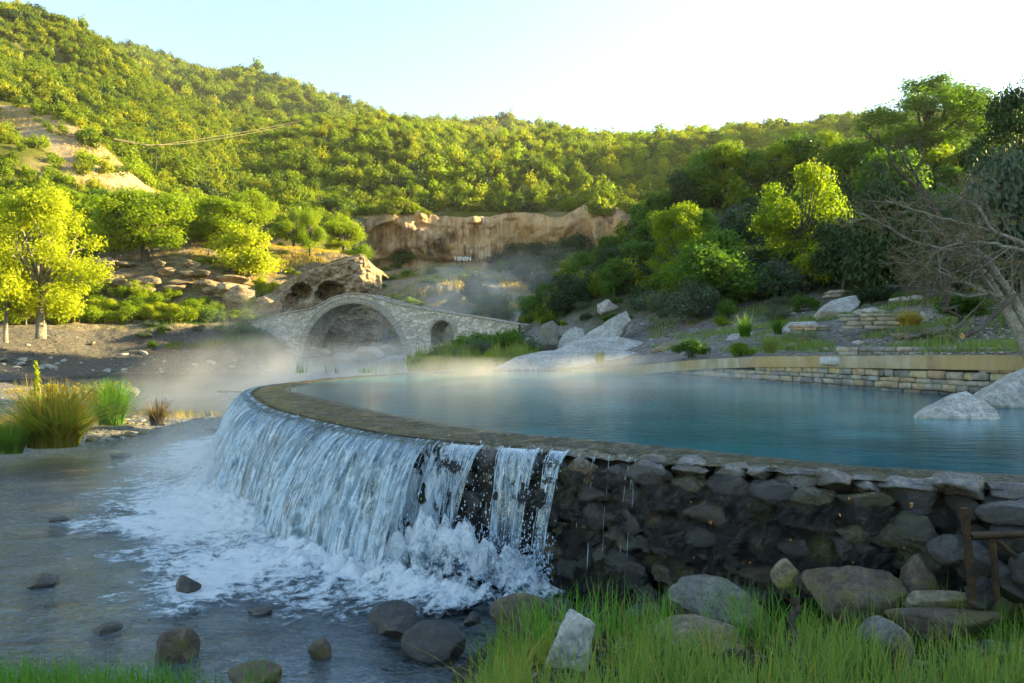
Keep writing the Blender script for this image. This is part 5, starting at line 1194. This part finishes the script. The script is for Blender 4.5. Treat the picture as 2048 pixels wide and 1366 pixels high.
# ------------------------------------------------------------------ knoll boulders
for i, (px, py, w_, h_, lb) in enumerate(((530,622,64,34,'large squared block with a smooth tan face under the hollows'),(480,612,70,44,'jutting weathered boulder left of the squared block'),(455,590,60,26,'ledge boulder at the end of the dark strata'),(585,640,50,26,'sunlit low boulder near the bridge deck'),(640,640,50,24,'sunlit boulder just above the arch'),(560,648,46,22,'pale boulder where the bridge parapet meets the bank'))):
    p_ = onsheet(S_bank, px, py); rock(px, py, min(p_[1], 80), w_, h_, 180+i, M_cave, lb, cuts=14, rough=.12, layers=5)
for i in range(26):
    px = 190 + i*14 + rg.uniform(-6, 6); py = rg.uniform(520, 592); p_ = onsheet(S_bank, px, py)
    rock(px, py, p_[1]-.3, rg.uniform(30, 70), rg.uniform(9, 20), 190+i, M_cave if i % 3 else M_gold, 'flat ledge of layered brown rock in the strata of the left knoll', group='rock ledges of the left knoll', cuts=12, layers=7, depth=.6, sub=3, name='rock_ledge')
# ------------------------------------------------------------------ grass
def blades(roots, h, w_, rng, bend=.35, seg=4, lean=None):
    n = len(roots); h = h*(.55+.75*rng.random(n)); a_ = rng.uniform(0, 2*math.pi, n); dr = np.stack([np.cos(a_), np.sin(a_), 0*a_], 1)
    if lean is not None: dr = dr*.5 + lean; 
    side = np.cross(dr, [0, 0, 1]); side /= np.linalg.norm(side, axis=1)[:, None] + 1e-6
    bn_ = bend*np.abs(rng.normal(size=n)); t = np.linspace(0, 1, seg+1)
    P = roots[:, None, :] + dr[:, None, :]*(bn_[:, None]*h[:, None]*t[None]**2)[..., None]
    P = P + np.array([0, 0, 1])*(h[:, None]*t[None]*(1-.25*np.clip(bn_, 0, 1.4)[:, None]*t[None]))[..., None]
    ww = (w_*(.6+.8*rng.random(n)))[:, None]*(1-t[None]**1.5*.92)
    V = np.stack([P - side[:, None]*ww[..., None], P + side[:, None]*ww[..., None]], 2)      # n, seg+1, 2, 3
    b_ = np.arange(n)[:, None]*(2*(seg+1)) + 2*np.arange(seg)[None]
    Fc = np.stack([b_, b_+1, b_+3, b_+2], -1).reshape(-1, 4); cl = np.repeat(rng.random(n), seg)
    return V.reshape(-1, 3), Fc, cl
def lawn(name, xs, ys, hfun, h, w_, rng, mat, bend=.35, lift=0):
    z = hfun(xs, ys)+lift; V, Fc, cl = blades(np.stack([xs, ys, z], 1), h, w_, rng, bend); return tag(mesh(name, V, Fc, mat, attrs={'clump': cl}), kind='stuff')
n = 19000; xs = R.uniform(-.75, 4.6, n); ys = R.uniform(2.6, 5.15, n); hz = near_h(xs, ys)
k = (hz > -1.38) & (fbm(xs*1.8, ys*1.8, 0, 3, 500) > -.12 - .3*(ys < 4.3)) & ((ys < 4.9) | (xs < .9))
for (rx, ry, rr_) in ((.36, 3.95, .26), (1.3, 4.55, .34), (1.6, 5.0, .5), (2.55, 4.75, .5), (2.4, 4.1, .22), (2.95, 4.5, .5)):
    k &= ~((np.abs(xs-rx) < rr_) & (ys > ry-.32) & (ys < ry+.3) & (R.random(n) < .88))
dry = (xs < .25) & (R.random(n) < .5)
k2 = k & ~dry
lawn('grass', xs[k2], ys[k2], near_h, np.where(ys[k2] < 4.4, .27, .22), .0042, R, L_grass, .45)
k3 = k & dry; lawn('dry_grass', xs[k3], ys[k3], near_h, .17, .003, R, L_dry, .7)
n = 8000; xs = R.uniform(-5.5, -1.5, n); ys = R.uniform(4.1, 5.3, n); k = (near_h(xs, ys) > -1.5) & (fbm(xs*1.5, ys*1.5, 0, 3, 501) > -.3)
lawn('left_grass', xs[k], ys[k], near_h, .27, .0040, R, L_grass, .45)
n = 1500; xs = R.uniform(-.3, 4.2, n); ys = R.uniform(4.5, 5.25, n); k = fbm(xs*3, ys*3, 0, 2, 511) > 0
lawn('tall_grass', xs[k], ys[k], near_h, .36, .0042, R, L_grass, .5)
n = 500; xs = R.uniform(-1.1, 4.2, n); ys = R.uniform(3.3, 5.1, n); k = near_h(xs, ys) > -1.4
lawn('dead_stems', xs[k], ys[k], near_h, .34, .0026, R, L_dry, .9)
# bank and bar grasses
def sheetgrass(name, S, n, prob, seed, h, w_, mat, bend=.4):
    pts = scatter(S, n, prob, seed); V, Fc, cl = blades(pts, h, w_, np.random.default_rng(seed), bend, 2); tag(mesh(name, V, Fc, mat, attrs={'clump': cl}), kind='stuff')
sheetgrass('golden_grass', S_bank, 9000, lambda x, y, c: ((x > -40) & (x < 560) & (y > 612) & (y < 650)).astype(float)*sstep(650, 632, y)*np.clip(.3+1.4*fbm(c[..., 0]/3, c[..., 1]/3, 0, 3, 502), 0, 1), 41, .75, .03, L_dry)
sheetgrass('slope_grass', S_bare, 14000, lambda x, y, c: ((x > -60) & (x < 330) & (y < 420)).astype(float)*(fbm(c[..., 0]/6, c[..., 1]/6, 0, 3, 515) > -.15), 46, .45, .05, L_dry, .8)
sheetgrass('knoll_grass', S_bank, 16000, lambda x, y, c: ((x > 380) & (x < 750) & (y > 470) & (y < 600)).astype(float)*(fbm(c[..., 0]/3, c[..., 1]/3, 0, 3, 503) > 0), 42, .4, .03, L_dry)
sheetgrass('shaded_bank_grass', S_bank, 5000, lambda x, y, c: ((x > 280) & (x < 620) & (y > 640) & (y < 700)).astype(float)*np.clip(1.6*fbm(c[..., 0]/3, c[..., 1]/3, 0, 3, 516)+.1, 0, 1)*sstep(270, 400, x), 43, .7, .03, L_mid)
sheetgrass('far_bank_grass', S_scree, 9000, lambda x, y, c: ((x > 640) & (x < 1100) & (y < 690)).astype(float)*(fbm(c[..., 0]/4, c[..., 1]/4, 0, 3, 504) > 0), 44, .7, .05, L_dry)
sheetgrass('right_bank_grass', S_right, 15000, lambda x, y, c: ((x > 1300) & (x < 2060) & (y > 600) & (y < 706)).astype(float)*(fbm(c[..., 0]/1.6, c[..., 1]/1.6, 0, 3, 505) > .12), 45, .28, .010, L_grass)
n = 9000; px = R.uniform(815, 1075, n); tz = R.random(n); Z = 34 + 9*tz; zz = -.1 + np.interp(px, [815, 900, 1000, 1075], [.05, .9, 1.3, .3])*tz*.7*(1+.7*fbm(px/30, tz*2, 0, 3, 508))
for (wx, wy, wt, ww) in ((850,740,714,70),(905,738,698,80),(951,732,678,90),(1000,722,662,80),(1045,716,668,70),(885,732,692,60),(930,722,672,70),(1020,712,656,60),(1062,722,690,50),(870,742,718,50),(968,712,664,60)):
    pt(P_low[(0, 3)[wx % 2]], None, wx, wy, wt, ('rounded green bush' if wx % 2 == 0 else 'dull grey-green bush') + ' in the green mass between bridge and pool', 'bush', 'bush', 'bushes between bridge and pool', Z=37 + (738-wy)*.2, wpx=ww)
rt = np.stack([(px-1024)/F*Z, Z, zz], 1); V, Fc, cl = blades(rt, .35+.9*np.clip(fbm(px/14, tz*4, 0, 3, 509)+.45, 0, 1.2), .02, R, .4, 3); tag(mesh('waterside_grass', V, Fc, L_grass, attrs={'clump': cl}), kind='stuff')
n = 2500; px = R.uniform(500, 1180, n); Z = np.where(px < 830, 31.5+R.random(n)*1.5, 33+R.random(n)); k = R.random(n) < sstep(-.1, .5, fbm(px/25, 0, 0, 4, 506))*.5; px, Z = px[k], Z[k]
rt = np.stack([(px-1024)/F*Z, Z, np.full(len(px), -.1)], 1); V, Fc, cl = blades(rt, .25+.5*R.random(len(px))**2, .010, R, .5, 3); tag(mesh('rim_grass', V, Fc, L_grass, attrs={'clump': cl}), kind='stuff')
def tuft(px, py, zg, wpx, hpx, n, seed, mat, label, name='reed_tuft', bend=.9, w_=.012, Z=None, plume=0, cat='reeds'):
    rng = np.random.default_rng(seed); c = gnd(px, py, zg) if Z is None else at(px, py, Z); Z = c[1]; W = wpx/F*Z; H = hpx/F*Z
    a_ = rng.uniform(0, 6.28, n); r_ = np.sqrt(rng.random(n))*W*.22; rt = np.stack([np.cos(a_)*r_, np.sin(a_)*r_*.6, 0*a_ - .02], 1)
    lean = np.stack([np.cos(a_), np.sin(a_), 0*a_], 1)*.8
    V, Fc, cl = blades(rt, H*.95, w_, rng, bend*W/H*.55, 5, lean); root = empty(name, tuple(c), label, cat)
    mesh('blades', V, Fc, mat, root, attrs={'clump': cl})
    if plume:
        pr = []
        for i in range(plume):
            a2 = rng.uniform(0, 6.28); d_ = np.array([math.cos(a2), math.sin(a2)*.6])*W*.35*rng.random(); h2 = H*rng.uniform(.75, 1.0)
            pts = [np.array([d_[0]*.4, d_[1]*.4, 0]), np.array([d_[0]*.7, d_[1]*.7, h2*.6]), np.array([d_[0]*1.3, d_[1]*1.3, h2])]
            pr.append(tube(cr(pts, 4), [.006]*8+[.004], 4)); tip = pts[-1]
            V3, F3, _ = leaves(np.array([tip, tip-[0, 0, .08]]), np.array([.05, .05]), 14, .03, rng); pr.append((V3, F3))
        V, Fc = merge(pr); mesh('seed_heads', V, Fc, L_dry, root)
    return root
tuft(105, 892, -1.2, 225, 122, 1000, 61, L_dry, 'large golden reed tuft on the near end of the stony bar', plume=70, w_=.016)
tuft(110, 888, -1.2, 215, 104, 900, 64, L_grass, 'green reeds growing through the large golden tuft', w_=.015)
tuft(222, 848, -1.2, 110, 84, 1200, 62, L_grass, 'soft green reed tuft behind the golden one', plume=12, w_=.012)
tuft(20, 905, -1.25, 110, 62, 900, 63, L_grass, 'short bright green tuft at the left edge of the bar')
tuft(315, 850, -1.2, 60, 50, 260, 65, L_brown, 'sparse brown reeds in the mist at the end of the bar')
tuft(1490, 672, .9, 46, 44, 260, 66, L_mid, 'tall dull green weeds on the right bank', Z=28, bend=1.3, name='weeds', cat='weeds')
tuft(1555, 668, .9, 34, 36, 200, 67, L_mid, 'second clump of tall weeds, right of the first', Z=28, bend=1.3, name='weeds', cat='weeds')
tuft(1540, 706, .5, 44, 40, 260, 68, L_grass, 'feathery green weeds just behind the coping', Z=22.6, bend=1.3, name='weeds', cat='weeds')
tuft(1200, 726, 0, 36, 26, 200, 69, L_grass, 'small green tuft on the pale slab', Z=30.5, bend=.6, name='weeds', cat='weeds')
tuft(1820, 650, 0, 90, 34, 500, 70, L_dry, 'straw-coloured weeds under the bare tree', Z=24, bend=.8, name='weeds', cat='weeds')
# tall flowering spikes
for (px, top, w_, lb) in ((72, 722, .05, 'tall lime-green flower spike, highest above the reed tuft'), (96, 768, .045, 'lime-green flower spike, left of the shorter pair in the tuft'), (108, 772, .045, 'lime-green flower spike, right of the shorter pair in the tuft')):
    c = gnd(px, 880, -1.2); Z = c[1]; H = (880-top)/F*Z; rng = np.random.default_rng(px); cen = np.array([[.03*math.sin(t*3), 0, t*H] for t in np.linspace(.25, 1, 26)])
    V, Fc, cl = leaves(cen, np.linspace(.12, .035, 26), 800, .05, rng, 1.0, .2); root = empty('flower_spike', tuple(c), lb, 'plant')
    mesh('leaves', V, Fc, L_yellow, root, attrs={'clump': cl}); V, Fc = tube([(0, 0, 0), (.02, 0, H*.5), (0, 0, H)], .015, 5); mesh('stem', V, Fc, L_grass, root)
xb = R.uniform(-17, -5, 9000); yb = R.uniform(17, 25, 9000); hb = near_h(xb, yb); k = (hb > -1.42) & (fbm(xb*.8, yb*.8, 0, 3, 507) > -.05)
V, Fc, cl = blades(np.stack([xb[k], yb[k], hb[k]], 1), .26, .008, R, .5, 2); tag(mesh('bar_grass', V, Fc, L_dry, attrs={'clump': cl}), kind='stuff')
# ------------------------------------------------------------------ bare twiggy tree on the right
def px3(pts, Z0, Z1=None):
    Z1 = Z0 if Z1 is None else Z1; return [at(p_[0], p_[1], Z0+(Z1-Z0)*i/(len(pts)-1)) for i, p_ in enumerate(pts)]
def twigs(line, n, rng, L0, L1, r, spread_=.9, lv=1, droop=0):
    out = []; tips = []
    for i in range(n):
        k = int(len(line)*(.25+.75*rng.random())) - 1; p0 = line[max(0, k)]; d = line[min(len(line)-1, k+1)] - line[max(0, k-1)]; d = d/(np.linalg.norm(d)+1e-6)
        d = d + rng.normal(size=3)*spread_*[1, .8, .8]; d /= np.linalg.norm(d); L = rng.uniform(L0, L1); b_ = rng.normal(size=3)*.22*L
        q = cr([p0, p0+d*L*.5+b_*.5, p0+d*L+b_-np.array([0, 0, droop*L])], 4); out.append(tube(q, np.linspace(r, r*.25, len(q)), 4)); tips.append(q[-1])
        if lv:
            o2, t2 = twigs(q, 3, rng, L0*.5, L1*.5, r*.5, spread_, lv-1, droop); out += o2; tips += t2
    return out, tips
def bare(name, mains, base, mat, label, seed, leafmat=None, nl=0, tw=10, tl=(.3, .9), lv=1):
    rng = np.random.default_rng(seed); root = empty(name, tuple(base), label, 'tree'); O = np.array(base); parts, tips, tparts = [], [], []
    for pts, Z0, Z1, r0, r1 in mains:
        q = cr(px3(pts, Z0, Z1), 6); q[1:-1] += rng.normal(size=(len(q)-2, 3))*.01; parts.append(tube(q-O, np.linspace(r0, r1, len(q)), 7))
        o2, t2 = twigs(q-O, tw, rng, tl[0], tl[1], r1*.9, .8, lv); tparts += o2; tips += t2
    V, Fc = merge(parts); mesh('trunk', V, Fc, mat, root, smooth=True); V, Fc = merge(tparts); mesh('twigs', V, Fc, mat, root)
    if nl:
        V, Fc, cl = leaves(np.array(tips), np.full(len(tips), .16), nl, .035, rng, 1, .1); mesh('leaves', V, Fc, leafmat, root, attrs={'clump': cl})
    return root
bare('bare_tree', [([(2075,760),(2040,670),(2001,600),(1980,564),(1943,520),(1906,487),(1870,455)], 13.2, 15, .12, .03),
  ([(2075,740),(2031,608),(1998,556),(1969,516),(1936,494),(1890,470)], 13.3, 15.5, .10, .025),
  ([(2009,604),(1961,578),(1917,560),(1870,538),(1830,522)], 13.6, 15, .05, .018),
  ([(1980,586),(1930,592),(1880,575),(1850,560)], 13.7, 14.6, .035, .012),
  ([(2100,520),(2045,501),(1998,490),(1954,485),(1899,492),(1855,516)], 13, 14, .045, .014),
  ([(2090,560),(2048,490),(1987,461),(1954,414),(1921,399),(1903,388)], 13.2, 14.6, .05, .014),
  ([(2048,490),(1990,465),(1900,440),(1830,420),(1770,400)], 13.5, 15, .04, .012),
  ([(1987,520),(1900,500),(1820,480),(1750,440),(1700,420)], 14, 15.5, .035, .01)],
  at(2075, 760, 13.2), M_barkpale, 'leaning half-bare tree with pale forked branches reaching in from the right', 88, L_brown, 4200, 16, (.35, 1.0), 2)
bare('dead_tree', [([(1900,520),(1884,443),(1840,384),(1815,359),(1789,333),(1771,296),(1749,278),(1722,256)], 18.5, 18, .07, .015),
  ([(1884,443),(1826,340),(1811,304),(1807,271)], 18.4, 18.6, .035, .01), ([(1840,384),(1833,348),(1844,322),(1838,290)], 18.3, 18.6, .03, .01),
  ([(1870,450),(1800,380),(1770,350),(1752,330)], 18.4, 18.2, .03, .01), ([(1860,420),(1842,370),(1812,330),(1795,290)], 18.4, 18.0, .03, .008),
  ([(1890,620),(1900,520)], 18.8, 18.5, .09, .07)],
  at(1890, 620, 18.8), M_bark, 'dead leafless black tree top rising above the grey twigs', 89, None, 0, 12, (.2, .55), 1)
V, Fc = tube(cr(px3([(1926,671),(1962,655),(2008,611),(2030,590)], 13.0, 13.2), 5) - at(1926, 671, 13), np.linspace(.055, .045, 16), 8); bl = mesh('fallen_branch', V, Fc, M_bark, smooth=True, loc=at(1926, 671, 13)); tag(bl, 'sawn dark branch slanting down with an orange cut end', 'branch')
m = M('cut_wood'); M_cut = m.done(m.bsdf(Base_Color=(.5,.26,.08), Roughness=.8)); V, Fc = tube([(-.03, 0, -.012), (-.002, 0, 0)], .056, 9); mesh('cut_end', V, Fc, M_cut, bl)
# ------------------------------------------------------------------ iron frame, driftwood, sign, cable
ifr = empty('iron_frame', tuple(at(1945, 1195, 4.6)), 'rusty angle-iron frame leaning at the dam foot by the right edge', 'iron frame'); O = np.array(ifr.location)
def bar(a_, b_, t_, name, Z=4.6, dz=0):
    p0, p1 = at(*a_, Z), at(*b_, Z); p0[1] += dz; p1[1] += dz; d = p1-p0; L = np.linalg.norm(d); n_ = int(max(6, L/.02)); q = p0 + np.linspace(0, 1, n_)[:, None]*d
    V, Fc = tube(q-O, t_*(1+.12*fbm(np.arange(n_)*.3, 0, 0, 3, 8)), 4); mesh(name, V, Fc, M_rust, ifr)
bar((1929, 1016), (1946, 1205), .03, 'post'); bar((1987, 1080), (1996, 1205), .024, 'post', dz=.01); bar((1942, 1072), (2110, 1066), .026, 'rail', dz=.0); bar((1998, 1082), (2070, 1145), .018, 'brace', dz=.02)
def wood(pts, Z0, Z1, r, label, name='driftwood', mat=M_drift):
    b_ = at(*pts[0], Z0); q = cr(px3(pts, Z0, Z1), 8) - b_; q += .01*np.stack([fbm(np.arange(len(q))*.4, i, 0, 3, 5) for i in range(3)], 1)
    V, Fc = tube(q, np.interp(np.linspace(0, 1, len(q)), [0, .5, 1], r)*(1+.3*fbm(np.arange(len(q))*.6, 0, 0, 2, 6)), 7); tag(mesh(name, V, Fc, mat, smooth=True, loc=b_), label, 'driftwood')
wood([(1585,1318),(1592,1282),(1583,1245),(1596,1215),(1588,1195)], 4.2, 4.35, [.024, .02, .028], 'knobbly upright driftwood stick in the grass')
wood([(1440,1318),(1462,1304),(1490,1308),(1512,1330)], 4.1, 4.1, [.015, .022, .012], 'curved dark root arching out of the grass')
wood([(1745,1232),(1800,1215),(1850,1205)], 4.9, 4.9, [.01, .014, .006], 'thin dark stick lying beside the humped boulder')
sg = empty('signboard', tuple(onsheet(S_bank, 362, 640)), 'small dark board on two posts in the golden grass', 'signboard'); Zs = sg.location.y; pz = 12/F*Zs
for s_ in (-.42, .42): V, Fc = box(np.array([s_, 0, pz*.5]), (.06, .06, pz+.2)); mesh('post', V, Fc, M_drift, sg)
V, Fc = box(np.array([0, -.06, pz+.12]), (1.15, .05, .3)); mesh('board', V, Fc, M_drift, sg)
m = M('cable'); M_cab = m.done(m.bsdf(Base_Color=(.16,.13,.08), Roughness=.6))
pl = empty('utility_pole', tuple(at(312, 340, 149)), 'thin pole in the valley carrying the cables', 'pole'); V, Fc = tube([(0, 0, -2), (0, 0, 50/F*149)], .09, 7); mesh('pole', V, Fc, M_bark, pl); V, Fc = box(np.array([0, 0, 49/F*149]), (2.4, .2, .2)); mesh('crossarm', V, Fc, M_bark, pl)
for k_, dy in enumerate((0, 5)):
    q = cr([at(228, 277+dy*.3, 139), at(270, 284+dy*.5, 144), at(312, 290, 149), at(400, 283-dy, 178), at(520, 263-dy, 225), at(640, 238-dy*.5, 284), at(700, 232, 300)], 8)
    V, Fc = tube(q - q[0], .055, 4); tag(mesh('overhead_cable', V, Fc, M_cab, loc=q[0]), ('lower', 'upper')[k_] + ' of the two overhead cables strung across the valley', 'cable')
# fallen leaves stuck on the wet wall
pts = []
for i in range(60):
    s = R.uniform(s_at(2030), s_at(1300)); zz = R.uniform(-1.05, -.1); P_ = lipP(np.array([s]))[0]+lipN(np.array([s]))[0]*(.12+.1*(-zz)); pts.append([P_[0], P_[1], zz])
V, Fc, cl = leaves(np.array(pts), np.full(len(pts), .02), 60, .018, R); m = M('fallen_leaf'); M_fl = m.done(m.bsdf(Base_Color=(.45,.2,.04), Roughness=.6)); tag(mesh('fallen_leaves', V, Fc, M_fl), kind='stuff')
# small rush of white water in the right corner
V2 = np.array([[x, y] for x in np.linspace(2.9, 4.2, 50) for y in np.linspace(4.0, 4.75, 36)]); z2 = -1.02 + (V2[:, 1]-4)*.12 + .05*fbm(V2[:, 0]*6, V2[:, 1]*6, 0, 4, 88)
dn = -.06 + .25*np.exp(-((V2[:, 0]-3.45)/.28)**2)
tag(mesh('foam', np.c_[V2, z2], grid_faces(50, 36), M_foam, smooth=True, uv=np.c_[V2[:, 0], V2[:, 1], dn]), kind='stuff')
# ------------------------------------------------------------------ air: haze over the valley, steam over the warm water
m = M('haze'); v = m.n('ShaderNodeVolumePrincipled'); v.inputs['Color'].default_value = (1, .96, .88, 1); v.inputs['Density'].default_value = HAZE; v.inputs['Anisotropy'].default_value = .5
hz = m.done(None, v.outputs[0])
V, Fc = box(np.array([0, 360, 142]), (2600, 900, 302)); o = mesh('haze', V, Fc, hz); tag(o, kind='stuff')
# steam
def steam(name, c, s, puffs, dens, sc, seed, rate=1.0, thr=.42):
    m = M(name); p = m.pos(); n = m.noise(m.map(p, (1, 1, 1.25), (0, 0, 0), (seed*3.1, seed*1.7, 0)), sc, 4, .55, .5)
    tot = None
    for (cx, cy_, cz, rx, ry, rz_, a_) in puffs:
        q = m.n('ShaderNodeVectorMath', operation='SUBTRACT', i_0=p, i_1=(cx, cy_, cz)).outputs[0]
        q = m.n('ShaderNodeVectorMath', operation='DIVIDE', i_0=q, i_1=(rx, ry, rz_)).outputs[0]
        d = m.n('ShaderNodeVectorMath', operation='DOT_PRODUCT', i_0=q, i_1=q).outputs[1]
        g = m.math('MULTIPLY', m.math('MAXIMUM', m.math('SUBTRACT', 1.0, d), 0.0), a_); tot = g if tot is None else m.math('ADD', tot, g)
    f = m.math('MULTIPLY', tot, m.ramp(n, [(thr, 0.05), (thr+.28, 1)])); v = m.n('ShaderNodeVolumePrincipled', i_Density=m.math('MULTIPLY', f, dens))
    v.inputs['Color'].default_value = (1, .94, .86, 1); v.inputs['Anisotropy'].default_value = .2; mt = m.done(None, v.outputs[0]); mt.cycles.volume_step_rate = rate
    V, Fc = box(np.array(c), s); o = mesh(name, V, Fc, mt); tag(o, kind='stuff')
steam('river_steam', (-12.5, 49, 4.4), (33, 60, 11.8), [(-17, 52, -1, 9, 18, 3.4, .7), (-13, 38, -1.4, 8, 14, 2.2, .8), (-22, 60, 0, 7, 9, 4.2, .55), (-12.5, 25, -1.5, 6, 7, 1.8, .7), (-13, 64, 1.5, 8, 7, 4, .4), (-5, 73, 8, 6, 5, 3.6, 1.3), (-9, 72, 5.5, 6, 5, 3.5, .7), (-25, 66, 3, 6, 6, 4, .5), (-7, 45, 0, 10, 14, 1.6, .6)], .15, .28, 1, thr=.45)
steam('pool_steam', (3, 22.5, .75), (19, 24, 1.48), [(3, 27, 0, 9, 7, .9, 1), (6, 20, 0, 8, 6, .55, .6), (-2, 22, 0, 4, 8, .9, .9)], .17, .5, 2)
steam('spray_mist', (-5.2, 13, -.85), (6, 12, 1.5), [(-5.6, 13.6, -1.45, 2.2, 3.6, 1.5, 1.0), (-3.6, 9.8, -1.45, 1.8, 1.8, .75, .7)], .42, .9, 3, thr=.3)
steam('gorge_steam', (-1, 90, 10), (30, 40, 17), [(-6, 80, 6, 8, 8, 5, .8), (-1, 92, 10, 8, 9, 5, .8), (5, 102, 13, 8, 8, 4, .5)], .06, .2, 4, thr=.44)
